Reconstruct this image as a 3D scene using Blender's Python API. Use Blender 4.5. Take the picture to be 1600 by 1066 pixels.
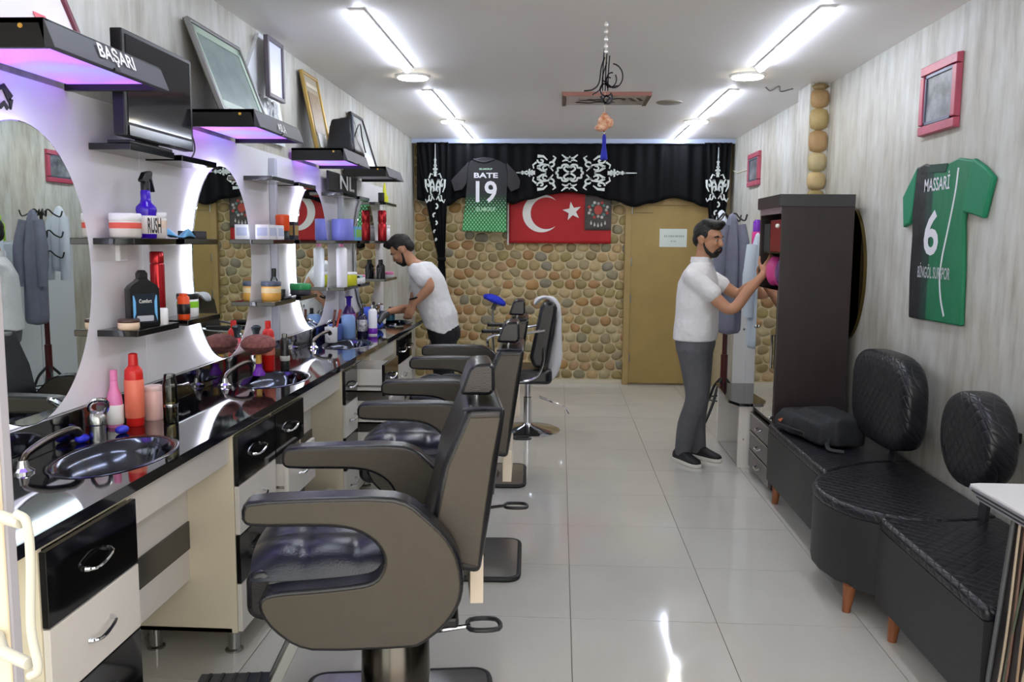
import bpy, bmesh, math, random
from mathutils import Vector, Matrix, Euler
random.seed(7)
for o in list(bpy.data.objects): bpy.data.objects.remove(o, do_unlink=True)
scene = bpy.context.scene
col = scene.collection
R = math.radians
# ------------------------------------------------------------------ camera
# fitted from the 60 cm floor tiles, upright edges and ceiling lamps of the photograph (1600x1066 frame)
F, PITCH, YAW, ROLL, CAMH = 1353.67, 0.11366, 0.05420, -0.00796, 1.549
fw = Vector((-math.sin(YAW)*math.cos(PITCH), math.cos(YAW)*math.cos(PITCH), -math.sin(PITCH)))
rt0 = Vector((math.cos(YAW), math.sin(YAW), 0)); dn0 = fw.cross(rt0)
rt = rt0*math.cos(ROLL) + dn0*math.sin(ROLL); dn = dn0*math.cos(ROLL) - rt0*math.sin(ROLL)
cam = bpy.data.cameras.new('camera'); camo = bpy.data.objects.new('camera', cam); col.objects.link(camo)
cam.sensor_width = 36; cam.lens = F/1600*36; cam.clip_start = .02; cam.clip_end = 200
m3 = Matrix((rt, -dn, -fw)).transposed()
camo.matrix_world = Matrix.Translation((0, 0, CAMH)) @ m3.to_4x4()
scene.camera = camo
# ------------------------------------------------------------------ world and exposure
W = bpy.data.worlds.new('daylight'); scene.world = W; W.use_nodes = True
bg = W.node_tree.nodes['Background']; bg.inputs[0].default_value = (1.0, .96, .92, 1); bg.inputs[1].default_value = 1.7
vs = scene.view_settings
vs.view_transform = 'Standard'; vs.look = 'None'; vs.gamma = 1; vs.exposure = 0.85; vs.use_curve_mapping = False
# sun added to brighten the ceiling off the pavement; it stands behind the building, so none falls straight in
sun = bpy.data.lights.new('sun', 'SUN'); sun.energy = 3.5; sun.angle = .01; sun.color = (1, .92, .82)
suno = bpy.data.objects.new('sun', sun); col.objects.link(suno); suno.rotation_euler = (R(-32), 0, R(8))
TUBE_STRENGTH, SPOT_STRENGTH, PURPLE_STRENGTH, LED_STRENGTH = 19.0, 19.0, .85, 4.5

# ------------------------------------------------------------------ helpers
def lin(c):
    if isinstance(c, str): c = tuple(int(c[i:i+2], 16) for i in (0, 2, 4))
    return tuple(((x/255)/12.92 if x/255 <= .04045 else ((x/255+.055)/1.055)**2.4) for x in c) + (1,)
MATS = {}
def M(name, c='808080', rough=.5, metal=0, spec=.5, coat=0, emit=0, alpha=None, noise=0, nscale=8, nstretch=(1, 1, 1), bump=0, bscale=40, c2=None, sheen=0, bdist=.01):
    if name in MATS: return MATS[name]
    m = bpy.data.materials.new(name); m.use_nodes = True; MATS[name] = m
    nt = m.node_tree; b = nt.nodes['Principled BSDF']
    b.inputs['Base Color'].default_value = lin(c); b.inputs['Roughness'].default_value = rough
    b.inputs['Metallic'].default_value = metal; b.inputs['Specular IOR Level'].default_value = spec
    b.inputs['Coat Weight'].default_value = coat; b.inputs['Coat Roughness'].default_value = .05
    if sheen: b.inputs['Sheen Weight'].default_value = sheen
    if emit:
        b.inputs['Emission Color'].default_value = lin(c); b.inputs['Emission Strength'].default_value = emit
    if alpha is not None: b.inputs['Alpha'].default_value = alpha
    if noise or c2 or bump:
        tc = nt.nodes.new('ShaderNodeTexCoord'); mp = nt.nodes.new('ShaderNodeMapping')
        mp.inputs['Scale'].default_value = nstretch; nt.links.new(tc.outputs['Object'], mp.inputs[0])
    if noise or c2:
        n = nt.nodes.new('ShaderNodeTexNoise'); n.inputs['Scale'].default_value = nscale; n.inputs['Detail'].default_value = 5
        n.inputs['Roughness'].default_value = .6; nt.links.new(mp.outputs[0], n.inputs['Vector'])
        r = nt.nodes.new('ShaderNodeValToRGB'); a = lin(c)
        if c2: e = lin(c2)
        else: e = tuple(min(1, x*(1+noise)) for x in a[:3]) + (1,); a = tuple(x*(1-noise) for x in a[:3]) + (1,)
        r.color_ramp.elements[0].color = a; r.color_ramp.elements[1].color = e
        r.color_ramp.elements[0].position = .33; r.color_ramp.elements[1].position = .67
        nt.links.new(n.outputs['Fac'], r.inputs[0]); nt.links.new(r.outputs[0], b.inputs['Base Color'])
    if bump:
        n2 = nt.nodes.new('ShaderNodeTexNoise'); n2.inputs['Scale'].default_value = bscale; n2.inputs['Detail'].default_value = 3
        nt.links.new(mp.outputs[0], n2.inputs['Vector'])
        bp = nt.nodes.new('ShaderNodeBump'); bp.inputs['Strength'].default_value = bump; bp.inputs['Distance'].default_value = bdist
        nt.links.new(n2.outputs['Fac'], bp.inputs['Height']); nt.links.new(bp.outputs[0], b.inputs['Normal'])
    return m
def glass_mat(name, tint='f4faf8', refl=1.0, rough=.02):
    if name in MATS: return MATS[name]
    m = bpy.data.materials.new(name); m.use_nodes = True; MATS[name] = m; nt = m.node_tree
    nt.nodes.remove(nt.nodes['Principled BSDF']); out = nt.nodes['Material Output']
    t = nt.nodes.new('ShaderNodeBsdfTransparent'); t.inputs[0].default_value = lin(tint)
    g = nt.nodes.new('ShaderNodeBsdfGlossy'); g.inputs['Roughness'].default_value = rough
    fr = nt.nodes.new('ShaderNodeFresnel'); fr.inputs[0].default_value = 1.5
    mu = nt.nodes.new('ShaderNodeMath'); mu.operation = 'MULTIPLY'; mu.use_clamp = True; mu.inputs[1].default_value = refl
    mx = nt.nodes.new('ShaderNodeMixShader'); nt.links.new(fr.outputs[0], mu.inputs[0]); nt.links.new(mu.outputs[0], mx.inputs[0])
    nt.links.new(t.outputs[0], mx.inputs[1]); nt.links.new(g.outputs[0], mx.inputs[2]); nt.links.new(mx.outputs[0], out.inputs[0])
    return m
def V(*a): return Vector(a[0] if len(a) == 1 else a)
def frame(d):
    d = d.normalized(); a = Vector((0, 0, 1)) if abs(d.z) < .95 else Vector((1, 0, 0))
    u = d.cross(a).normalized(); return u, d.cross(u).normalized()
class MB:
    def __init__(s): s.v = []; s.f = []
    def add(s, vs, fs):
        k = len(s.v); s.v += [Vector(p) for p in vs]; s.f += [tuple(i+k for i in f) for f in fs]; return s
    def box(s, x0, x1, y0, y1, z0, z1):
        return s.add([(x0,y0,z0),(x1,y0,z0),(x1,y1,z0),(x0,y1,z0),(x0,y0,z1),(x1,y0,z1),(x1,y1,z1),(x0,y1,z1)],
                     [(3,2,1,0),(4,5,6,7),(0,1,5,4),(1,2,6,5),(2,3,7,6),(3,0,4,7)])
    def hexa(s, p):   # eight corners: bottom ring, top ring
        return s.add(p, [(3,2,1,0),(4,5,6,7),(0,1,5,4),(1,2,6,5),(2,3,7,6),(3,0,4,7)])
    def slab(s, o, u, v, n):   # parallelepiped from corner o with edge vectors
        o, u, v, n = map(Vector, (o, u, v, n)); return s.hexa([o, o+u, o+u+v, o+v, o+n, o+u+n, o+u+v+n, o+v+n])
    def rings(s, rs, closed=False, caps=True):
        k = len(s.v); n = len(rs[0])
        for r in rs: s.v += [Vector(p) for p in r]
        m = len(rs)
        for i in range(m if closed else m-1):
            a = k+i*n; b = k+((i+1) % m)*n
            for j in range(n): s.f.append((a+j, a+(j+1) % n, b+(j+1) % n, b+j))
        if caps and not closed:
            s.f.append(tuple(k+j for j in range(n))[::-1]); s.f.append(tuple(k+(m-1)*n+j for j in range(n)))
        return s
    def tube(s, pts, r, n=8, closed=False, flat=1):
        pts = [Vector(p) for p in pts]; L = len(pts); rs = []; u = None
        for i, p in enumerate(pts):
            a = pts[(i-1) % L] if (closed or i > 0) else p; b = pts[(i+1) % L] if (closed or i < L-1) else p
            d = (b-a).normalized()
            if u is None: u, w = frame(d)
            else:
                u = (u-d*u.dot(d)); u = u.normalized() if u.length > 1e-6 else frame(d)[0]; w = d.cross(u)
            rr = r[i] if isinstance(r, (list, tuple)) else r
            rs.append([p+u*math.cos(t*2*math.pi/n)*rr+w*math.sin(t*2*math.pi/n)*rr*flat for t in range(n)])
        return s.rings(rs, closed)
    def cyl(s, p0, p1, r0, r1=None, n=16): return s.tube([p0, p1], [r0, r0 if r1 is None else r1], n)
    def lathe(s, c, prof, n=20, sx=1, sy=1, rz=0):
        c = Vector(c); return s.rings([[c+Vector((r*sx*math.cos(t*2*math.pi/n+rz), r*sy*math.sin(t*2*math.pi/n+rz), z)) for t in range(n)] for r, z in prof])
    def ell(s, c, r, n=16, m=10, rot=None):
        c = Vector(c); rs = []
        for i in range(1, m):
            a = math.pi*i/m - math.pi/2
            ring = [Vector((r[0]*math.cos(a)*math.cos(t*2*math.pi/n), r[1]*math.cos(a)*math.sin(t*2*math.pi/n), r[2]*math.sin(a))) for t in range(n)]
            rs.append([c+(rot @ p if rot else p) for p in ring])
        return s.rings(rs)
    def prism(s, poly, o, u, v, d):   # 2-D outline in the plane (o,u,v), pushed along vector d
        o, u, v, d = map(Vector, (o, u, v, d)); a = [o+u*x+v*y for x, y in poly]; n = len(a); k = len(s.v)
        s.v += a + [p+d for p in a]
        s.f.append(tuple(k+i for i in range(n))[::-1]); s.f.append(tuple(k+n+i for i in range(n)))
        for i in range(n): s.f.append((k+i, k+(i+1) % n, k+n+(i+1) % n, k+n+i))
        return s
    def grid(s, fn, nu, nv, closed=False):
        k = len(s.v); s.v += [Vector(fn(i/nu, j/nv)) for j in range(nv+1) for i in range(nu+1)]
        for j in range(nv):
            for i in range(nu): a = k+j*(nu+1)+i; s.f.append((a, a+1, a+nu+2, a+nu+1))
        return s
    def build(s, name, mat, parent=None, smooth=True, bevel=0, seg=2, ang=40, subsurf=0, solid=0, remesh=0, sm=0, label=None):
        me = bpy.data.meshes.new(name)
        if parent is not None: org = world_org(parent)
        else:
            xs = [p.x for p in s.v]; ys = [p.y for p in s.v]; zs = [p.z for p in s.v]
            org = Vector(((min(xs)+max(xs))/2, (min(ys)+max(ys))/2, min(zs)))
        me.from_pydata([p-org for p in s.v], [], s.f)
        bm = bmesh.new(); bm.from_mesh(me); bmesh.ops.recalc_face_normals(bm, faces=bm.faces); bm.to_mesh(me); bm.free()
        me.update()
        if mat: me.materials.append(mat)
        o = bpy.data.objects.new(name, me); col.objects.link(o)
        if parent is not None: o.parent = parent
        else: o.location = org
        if remesh:
            md = o.modifiers.new('remesh', 'REMESH'); md.mode = 'VOXEL'; md.voxel_size = remesh; md.use_smooth_shade = True
        if sm:
            md = o.modifiers.new('smooth', 'SMOOTH'); md.factor = .5; md.iterations = sm
        if solid: md = o.modifiers.new('solid', 'SOLIDIFY'); md.thickness = solid; md.offset = 0
        if bevel: md = o.modifiers.new('bevel', 'BEVEL'); md.width = bevel; md.segments = seg; md.limit_method = 'ANGLE'; md.angle_limit = R(35)
        if subsurf: md = o.modifiers.new('sub', 'SUBSURF'); md.levels = subsurf; md.render_levels = subsurf
        if smooth:
            me.polygons.foreach_set('use_smooth', [True]*len(me.polygons))
            if not subsurf and not remesh: me.set_sharp_from_angle(angle=R(ang))
        if label: o['label'] = label
        return o
def world_org(o):
    p = Vector((0, 0, 0))
    while o is not None: p += o.location; o = o.parent
    return p
def tag(o, label, cat, group=None):
    o['label'] = label; o['category'] = cat
    if group: o['group'] = group
    return o
def struct(o): o['kind'] = 'structure'; return o
def thing(name, label, cat, loc=(0, 0, 0), group=None):
    o = bpy.data.objects.new(name, None); col.objects.link(o); o.location = loc; o.empty_display_size = .1
    return tag(o, label, cat, group)
def copy_tree(o, parent=None):
    c = o.copy(); col.objects.link(c); c.parent = parent
    for ch in o.children: copy_tree(ch, c)
    return c
def bez(pts, n=8):   # smooth open curve through points (Catmull-Rom)
    P = [Vector(p) for p in pts]; P = [P[0]*2-P[1]] + P + [P[-1]*2-P[-2]]; out = []
    for i in range(1, len(P)-2):
        a, b, c, d = P[i-1:i+3]
        for k in range(n):
            t = k/n; out.append(.5*((2*b)+(c-a)*t+(2*a-5*b+4*c-d)*t*t+(3*b-a-3*c+d)*t**3))
    out.append(P[-2]); return out
def loop(pts, n=6):   # smooth closed curve
    P = [Vector(p) for p in pts]; L = len(P); out = []
    for i in range(L):
        a, b, c, d = P[i-1], P[i], P[(i+1) % L], P[(i+2) % L]
        for k in range(n):
            t = k/n; out.append(.5*((2*b)+(c-a)*t+(2*a-5*b+4*c-d)*t*t+(3*b-a-3*c+d)*t**3))
    return out
def chaikin(P, it=1):
    for _ in range(it):
        Q = []
        for i in range(len(P)):
            a, b = P[i], P[(i+1) % len(P)]; Q += [(a[0]*.75+b[0]*.25, a[1]*.75+b[1]*.25), (a[0]*.25+b[0]*.75, a[1]*.25+b[1]*.75)]
        P = Q
    return P
def rrect(x0, x1, y0, y1, r, n=5):
    out = []
    for cx, cy, a in ((x1-r, y1-r, 0), (x0+r, y1-r, 90), (x0+r, y0+r, 180), (x1-r, y0+r, 270)):
        out += [(cx+r*math.cos(R(a+90*k/n)), cy+r*math.sin(R(a+90*k/n))) for k in range(n+1)]
    return out
def text(string, o, u, v, w, h, mat, parent, name='lettering', depth=.002, bold=0, shear=0):
    """flat lettering stretched to w x h with its lower left corner at o"""
    cu = bpy.data.curves.new('t', 'FONT'); cu.body = string; cu.offset = bold; cu.resolution_u = 3; cu.shear = shear
    t = bpy.data.objects.new('t', cu); col.objects.link(t)
    dg = bpy.context.evaluated_depsgraph_get(); me = t.evaluated_get(dg).to_mesh()
    P = [x.co.copy() for x in me.vertices]; fs = [tuple(p.vertices) for p in me.polygons]
    t.evaluated_get(dg).to_mesh_clear(); bpy.data.objects.remove(t); bpy.data.curves.remove(cu)
    o, u, v = map(Vector, (o, u, v)); u.normalize(); v.normalize(); n = u.cross(v)
    x0 = min(p.x for p in P); x1 = max(p.x for p in P); y0 = min(p.y for p in P); y1 = max(p.y for p in P)
    mb = MB(); mb.add([o+u*((p.x-x0)/(x1-x0)*w)+v*((p.y-y0)/(y1-y0)*h)+n*depth for p in P], fs)
    return mb.build(name, mat, parent, smooth=False)
def strokes(mb, lines, o, u, v, d):
    """flat ribbons with thickness: lines = [(points2d, width or widths)]"""
    o, u, v, d = map(Vector, (o, u, v, d))
    for pts, w in lines:
        P = [Vector((p[0], p[1])) for p in pts]; L = len(P); A = []; B = []
        for i, p in enumerate(P):
            t = (P[min(i+1, L-1)]-P[max(i-1, 0)]); t = t.normalized() if t.length > 1e-9 else Vector((1, 0))
            ww = (w[0]+(w[1]-w[0])*i/(L-1)) if isinstance(w, tuple) else w
            n = Vector((-t.y, t.x))*ww/2; A.append(p+n); B.append(p-n)
        k = len(mb.v)
        for q in range(L):
            for pp in (A[q], B[q]):
                mb.v.append(o+u*pp.x+v*pp.y); mb.v.append(o+u*pp.x+v*pp.y+d)
        for q in range(L-1):
            a = k+q*4; b = a+4
            mb.f += [(a, b, b+2, a+2), (a+1, a+3, b+3, b+1), (a, a+1, b+1, b), (a+2, b+2, b+3, a+3)]
        mb.f += [(k, k+2, k+3, k+1), (k+(L-1)*4, k+(L-1)*4+1, k+(L-1)*4+3, k+(L-1)*4+2)]
    return mb
def spiral(cx, cy, r0, r1, a0, a1, n=14):
    return [(cx+(r0+(r1-r0)*k/n)*math.cos(R(a0+(a1-a0)*k/n)), cy+(r0+(r1-r0)*k/n)*math.sin(R(a0+(a1-a0)*k/n))) for k in range(n+1)]
def tree(m, kind):  # shortcut to a material's node tree
    nt = m.node_tree; return nt, nt.nodes['Principled BSDF']
# ------------------------------------------------------------------ materials
white = M('white_laminate', 'ded9d2', .28, noise=.02, nscale=3)
cream = M('cream_board', 'e6dcc4', .35, noise=.02, nscale=3)
gblack = M('gloss_black_laminate', '0b0b0c', .08, spec=.6)
black = M('black_plastic', '121214', .35)
dgrey = M('dark_grey_metal', '3a3a40', .35, metal=.4)
chrome = M('chrome', 'd8d8dc', .09, metal=1)
steel = M('brushed_steel', 'b0b0ae', .25, metal=1)
mirrorm = M('mirror_glass', 'dfe6e2', .0, metal=1)
granite = M('black_granite', '0a0a10', .045, spec=.75, coat=.5)
taupe = M('taupe_vinyl', '484239', .42, noise=.05, nscale=20, bump=.08, bscale=260)
leather = M('black_leather', '17171c', .24, spec=.6, bump=.12, bscale=200)
leatherb = M('blue_black_leather', '1a1e2e', .28, spec=.6, bump=.1, bscale=160)
wood = M('walnut_leg', '8a5230', .45, noise=.25, nscale=9, nstretch=(6, 6, 1))
red = M('red_plastic', 'd8221c', .3); pink = M('pink_plastic', 'f08cc0', .35); palepink = M('pale_pink_plastic', 'f0c4bc', .4)
wplastic = M('white_plastic', 'efeff2', .35); purple = M('purple_plastic', '3a1f9c', .2); violet = M('violet_plastic', '7a2ab4', .25)
orange = M('orange_plastic', 'e8501a', .35); green = M('green_plastic', '2f9a4c', .35); lime = M('lime_plastic', '9ac82e', .4)
blue = M('blue_plastic', '3f62cc', .35); skyblue = M('sky_blue_plastic', '6fb6e8', .4); yellow = M('yellow_plastic', 'd8d832', .4)
labelw = M('label_white', 'f2f0ea', .5); gold = M('gold_plastic', 'd8a848', .35); redm = M('red_metallic', 'b8242c', .22, metal=.6)
clear = glass_mat('clear_plastic', 'eef2ea', 1.2); jarclear = glass_mat('jar_clear', 'f2f4f4', 1.0, .05)
lilac = M('lilac_plastic', '7f86d8', .35); ltext = M('letter_white', 'f0f0f2', .5)
print('part1 ok')
# ------------------------------------------------------------------ the room
XL, XR, YB, YF, ZC = -1.60, 1.82, 9.53, 1.0, 2.64
def wallpaper():
    m = bpy.data.materials.new('streaked_wallpaper'); m.use_nodes = True; nt = m.node_tree; b = nt.nodes['Principled BSDF']
    b.inputs['Roughness'].default_value = .55
    tc = nt.nodes.new('ShaderNodeTexCoord')
    def noise(sc, scale, det):
        mp = nt.nodes.new('ShaderNodeMapping'); mp.inputs['Scale'].default_value = sc; nt.links.new(tc.outputs['Object'], mp.inputs[0])
        n = nt.nodes.new('ShaderNodeTexNoise'); n.inputs['Scale'].default_value = scale; n.inputs['Detail'].default_value = det; n.inputs['Roughness'].default_value = .65
        nt.links.new(mp.outputs[0], n.inputs['Vector']); return n
    a = noise((4, 4, .8), 3.4, 5); c = noise((1, 1, .6), 2.2, 3)
    r = nt.nodes.new('ShaderNodeValToRGB'); e = r.color_ramp.elements
    e[0].position = .3; e[0].color = lin('aeaca3'); e[1].position = .7; e[1].color = lin('d6d7d3')
    k = e.new(.5); k.color = lin('c8c8c1')
    r2 = nt.nodes.new('ShaderNodeValToRGB'); r2.color_ramp.elements[0].color = lin('d6cec0'); r2.color_ramp.elements[1].color = lin('f4f4f4')
    r2.color_ramp.elements[0].position = .35; r2.color_ramp.elements[1].position = .6
    nt.links.new(a.outputs['Fac'], r.inputs[0]); nt.links.new(c.outputs['Fac'], r2.inputs[0])
    mx = nt.nodes.new('ShaderNodeMixRGB'); mx.blend_type = 'MULTIPLY'; mx.inputs[0].default_value = .75
    nt.links.new(r.outputs[0], mx.inputs[1]); nt.links.new(r2.outputs[0], mx.inputs[2]); nt.links.new(mx.outputs[0], b.inputs['Base Color'])
    return m
paper = wallpaper()
ceilm = M('ceiling_paint', 'f6f4f4', .5, noise=.01, nscale=1.5)
tile_m = M('beige_porcelain', 'c6c4bc', .07, spec=.55, noise=.02, nscale=2.5)
grout = M('grout', '6a6258', .8)
struct(MB().box(XL-.1, XL, YF, YB, 0, ZC).build('wall_left', paper, smooth=False))
struct(MB().box(XR, XR+.1, YF, YB, 0, ZC).build('wall_right', paper, smooth=False))
mortar = M('pale_mortar', 'cdbd98', .8, bump=.3, bscale=60)
wall_back = struct(MB().box(XL-.1, XR+.1, YB, YB+.1, 0, ZC).build('wall_back', mortar, smooth=False))
struct(MB().box(XL-.1, XR+.1, YF-.05, YB+.1, ZC, ZC+.1).build('ceiling', ceilm, smooth=False))
floor = struct(MB().box(XL-.1, XR+.1, YF-.05, YB+.1, -.1, -.004).build('floor', grout, smooth=False))
tx = [.0655+.6*k for k in range(-3, 4)]; ty = [3.449+.6*k for k in range(-5, 12)]
shared = {}
for i, x0 in enumerate(tx):
    for y0 in ty:
        a, b = max(x0, XL), min(x0+.6, XR); c, d = max(y0, YF-.05), min(y0+.6, YB)
        if b-a < .03 or d-c < .03: continue
        key = (round(b-a, 3), round(d-c, 3)); g = .0016
        if key not in shared:
            o = MB().box(a+g, b-g, c+g, d-g, -.03, 0).build('floor_tile', tile_m, floor, smooth=False)
            ref = Vector(((a+b)/2, (c+d)/2, 0)); me = o.data
            me.transform(Matrix.Translation(world_org(floor)-ref)); o.location = ref-world_org(floor); shared[key] = me
        else:
            o = bpy.data.objects.new('floor_tile', shared[key]); col.objects.link(o); o.parent = floor
            o.location = Vector(((a+b)/2, (c+d)/2, 0))-world_org(floor)
# pavement outside the open shop front
struct(MB().box(-9, 9, -12, YF-.05, -.12, -.02).build('ground', M('pavement', 'c0b4a6', .8, noise=.1, nscale=3), smooth=False))
# skirting tile along the stone wall and the ceiling gypsum edge over the curtain
struct(MB().box(XL, .70, YB-.02, YB, 0, .045).build('baseboard_back', M('skirting', 'cfc6b2', .3), smooth=False))
struct(MB().box(XL, XR, YB-.16, YB-.10, ZC-.045, ZC).build('trim_1', M('pelmet_rail', 'b8c4dc', .4), smooth=False))

# river stones set in the back wall -----------------------------------------------------
stone_cols = ['b09466', 'a18c62', '94805a', 'b89c70', '9c8c6a', 'a8824e', '8c8468', 'b0a27c', '9a8a58', 'a27c50', '857e6a', 'b8a276', '968456', 'a88a62', 'aa9668']
stone_m = [M('river_stone_%s' % 'abcdefghijklmnop'[i], c, .5, noise=.14, nscale=9) for i, c in enumerate(stone_cols)]
def clip(poly, px, py, nx, ny):
    out = []
    for i in range(len(poly)):
        a, b = poly[i], poly[(i+1) % len(poly)]
        da = (a[0]-px)*nx+(a[1]-py)*ny; db = (b[0]-px)*nx+(b[1]-py)*ny
        if da <= 0: out.append(a)
        if da*db < 0: t = da/(da-db); out.append((a[0]+(b[0]-a[0])*t, a[1]+(b[1]-a[1])*t))
    return out
def cells(x0, x1, z0, z1, sx, sz, rnd, relax=2):
    """Voronoi cells of a jittered grid (stretched so that stones lie wider than high)"""
    P = []; row = 0; z = z0+sz/2
    while z < z1:
        x = x0+(sx/2 if row % 2 else 0)+sx*.2
        while x < x1+sx*.3: P.append((x+rnd.uniform(-.36, .36)*sx, z+rnd.uniform(-.34, .34)*sz)); x += sx
        row += 1; z += sz
    asp = sx/sz
    for it in range(relax+1):
        out = []
        for i, p in enumerate(P):
            poly = [(x0, z0), (x1, z0), (x1, z1), (x0, z1)]
            for q in P:
                if q is p or abs(q[0]-p[0]) > 3*sx or abs(q[1]-p[1]) > 3*sz: continue
                nx, ny = (q[0]-p[0]), (q[1]-p[1])*asp*asp
                poly = clip(poly, (p[0]+q[0])/2, (p[1]+q[1])/2, nx, ny)
                if len(poly) < 3: break
            out.append(poly)
        if it < relax:
            P = [((p[0]*1.2+sum(v[0] for v in c)/len(c)*.8)/2, (p[1]*1.2+sum(v[1] for v in c)/len(c)*.8)/2) if len(c) > 2 else p for p, c in zip(P, out)]
    return [c for c in out if len(c) > 2]
def pebble(poly, gap, depth, to3, rnd):
    cx = sum(p[0] for p in poly)/len(poly); cz = sum(p[1] for p in poly)/len(poly)
    ins = []
    for x, z in poly:
        d = math.hypot(x-cx, z-cz); k = max(.3, (d-gap)/d) if d > 1e-6 else 1; ins.append((cx+(x-cx)*k, cz+(z-cz)*k))
    for it in range(2):
        nn = []
        for i in range(len(ins)):
            a, b = ins[i], ins[(i+1) % len(ins)]
            nn += [(a[0]*.8+b[0]*.2, a[1]*.8+b[1]*.2), (a[0]*.2+b[0]*.8, a[1]*.2+b[1]*.8)]
        ins = nn
    L = [math.hypot(ins[i][0]-ins[i-1][0], ins[i][1]-ins[i-1][1]) for i in range(len(ins))]; tot = sum(L); N = 12; res = []; acc = 0; i = 0
    for k in range(N):
        t = tot*k/N
        while acc+L[(i+1) % len(ins)] < t: acc += L[(i+1) % len(ins)]; i += 1
        a, b = ins[i % len(ins)], ins[(i+1) % len(ins)]; f = (t-acc)/max(L[(i+1) % len(ins)], 1e-6)
        res.append((a[0]+(b[0]-a[0])*f, a[1]+(b[1]-a[1])*f))
    mb = MB()
    for sc, dd in ((1, -.004), (.86, depth*.62), (.5, depth*.97)): mb.v += [to3(cx+(x-cx)*sc, cz+(z-cz)*sc, dd) for x, z in res]
    mb.v.append(to3(cx, cz, depth*(1+rnd.uniform(-.1, .1))))
    for r_ in range(2):
        for j in range(N): mb.f.append((r_*N+j, r_*N+(j+1) % N, (r_+1)*N+(j+1) % N, (r_+1)*N+j))
    for j in range(N): mb.f.append((2*N+j, 2*N+(j+1) % N, 3*N))
    return mb
rnd = random.Random(11)
cs = cells(XL, .735, .05, 2.60, .130, .100, rnd)
cs = [c for c in cs if max(p[0] for p in c)-min(p[0] for p in c) > .035]
def seen(c):   # stones not hidden by the curtain, flag and shirt come first
    x = sum(p[0] for p in c)/len(c); z = sum(p[1] for p in c)/len(c)
    if z > 2.05 and x > -1.45: return 0
    if -.5 < x < .5 and 1.6 < z: return 0
    if -1.0 < x < -.6 and z > 1.72: return 0
    return 1
cs.sort(key=lambda c: (-seen(c), abs(sum(p[1] for p in c)/len(c)-1.0)))
rest = MB(); rest_m = []
tob = lambda x, z, d: Vector((x, YB-d, z))
nst = 0
for c in cs:
    area = abs(sum(c[i-1][0]*c[i][1]-c[i][0]*c[i-1][1] for i in range(len(c))))/2
    mb = pebble(c, .0035, .016+.12*math.sqrt(area)*.12, tob, rnd); mi = rnd.randrange(len(stone_m))
    if nst < 290 and seen(c): mb.build('stone', stone_m[mi], wall_back, ang=180); nst += 1
    else: rest.add(mb.v, mb.f); rest_m += [mi]*len(mb.f)
o = rest.build('stones', stone_m[0], wall_back, ang=180); o['kind'] = 'stuff'
for m_ in stone_m[1:]: o.data.materials.append(m_)
o.data.polygons.foreach_set('material_index', rest_m)
# sliver of stone between the door and the right wall
for z0 in [1.98+.1*k for k in range(6)]:
    pebble([(1.70, z0), (1.81, z0), (1.81, z0+.1), (1.70, z0+.1)], .012, .03, tob, rnd).build('stone', rnd.choice(stone_m), wall_back, ang=180)
# column on the right wall with one row of stones
colo = struct(MB().box(1.685, XR, 6.15, 6.45, 0, ZC).build('trim_2', paper, smooth=False))
z = 1.55
while z < 2.6:
    hh = rnd.uniform(.10, .15); zz = min(z+hh, 2.635)
    pebble([(1.70, z-.006), (1.80, z-.004), (1.822, z+.03), (1.822, zz-.03), (1.80, zz+.004), (1.70, zz+.006), (1.684, zz-.03), (1.684, z+.03)], .003, .03, lambda x, q, d: Vector((x, 6.15-d, q)), rnd).build('stone', rnd.choice(stone_m), colo, ang=180); z = zz
# door in the back wall ------------------------------------------------------------------
doorm = M('ochre_door', 'a2884f', .45, noise=.08, nscale=3)
d1 = struct(MB().box(.76, 1.60, YB-.045, YB-.005, .02, 1.955).build('door_1', doorm, smooth=False, bevel=.003))
fr = MB(); fr.box(.70, .765, YB-.06, YB, 0, 2.02).box(1.595, 1.67, YB-.06, YB, 0, 2.02).box(.70, 1.67, YB-.06, YB, 1.955, 2.03)
fr.build('door_frame', M('ochre_frame', 'a68c58', .5), d1, smooth=False, bevel=.004)
for zz in (.3, .95, 1.35, 1.9): MB().cyl((.772, YB-.05, zz-.045), (.772, YB-.05, zz+.045), .008).build('hinge', steel, d1)
MB().box(.80, 1.0, YB-.048, YB-.045, 1.87, 1.876).build('scuff', M('door_scuff', '5c4c30', .6), d1, smooth=False)
pp = thing('paper_notice', 'white paper notice taped to the ochre door', 'notice', (1.215, YB-.047, 1.51))
MB().box(1.07, 1.362, YB-.0485, YB-.047, 1.51, 1.705).build('sheet', M('paper', 'd4ddd6', .8), pp, smooth=False)
inkm = M('grey_ink', '9aa6a0', .8)
for zz, w0, w1, hgt in ((1.615, 1.12, 1.335, .022), (1.565, 1.19, 1.24, .014)):
    mb = MB(); x = w0
    while x < w1: w_ = rnd.uniform(.006, .014); mb.box(x, x+w_, YB-.0492, YB-.0486, zz, zz+hgt); x += w_+rnd.uniform(.004, .01)
    mb.build('print', inkm, pp, smooth=False)
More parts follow.
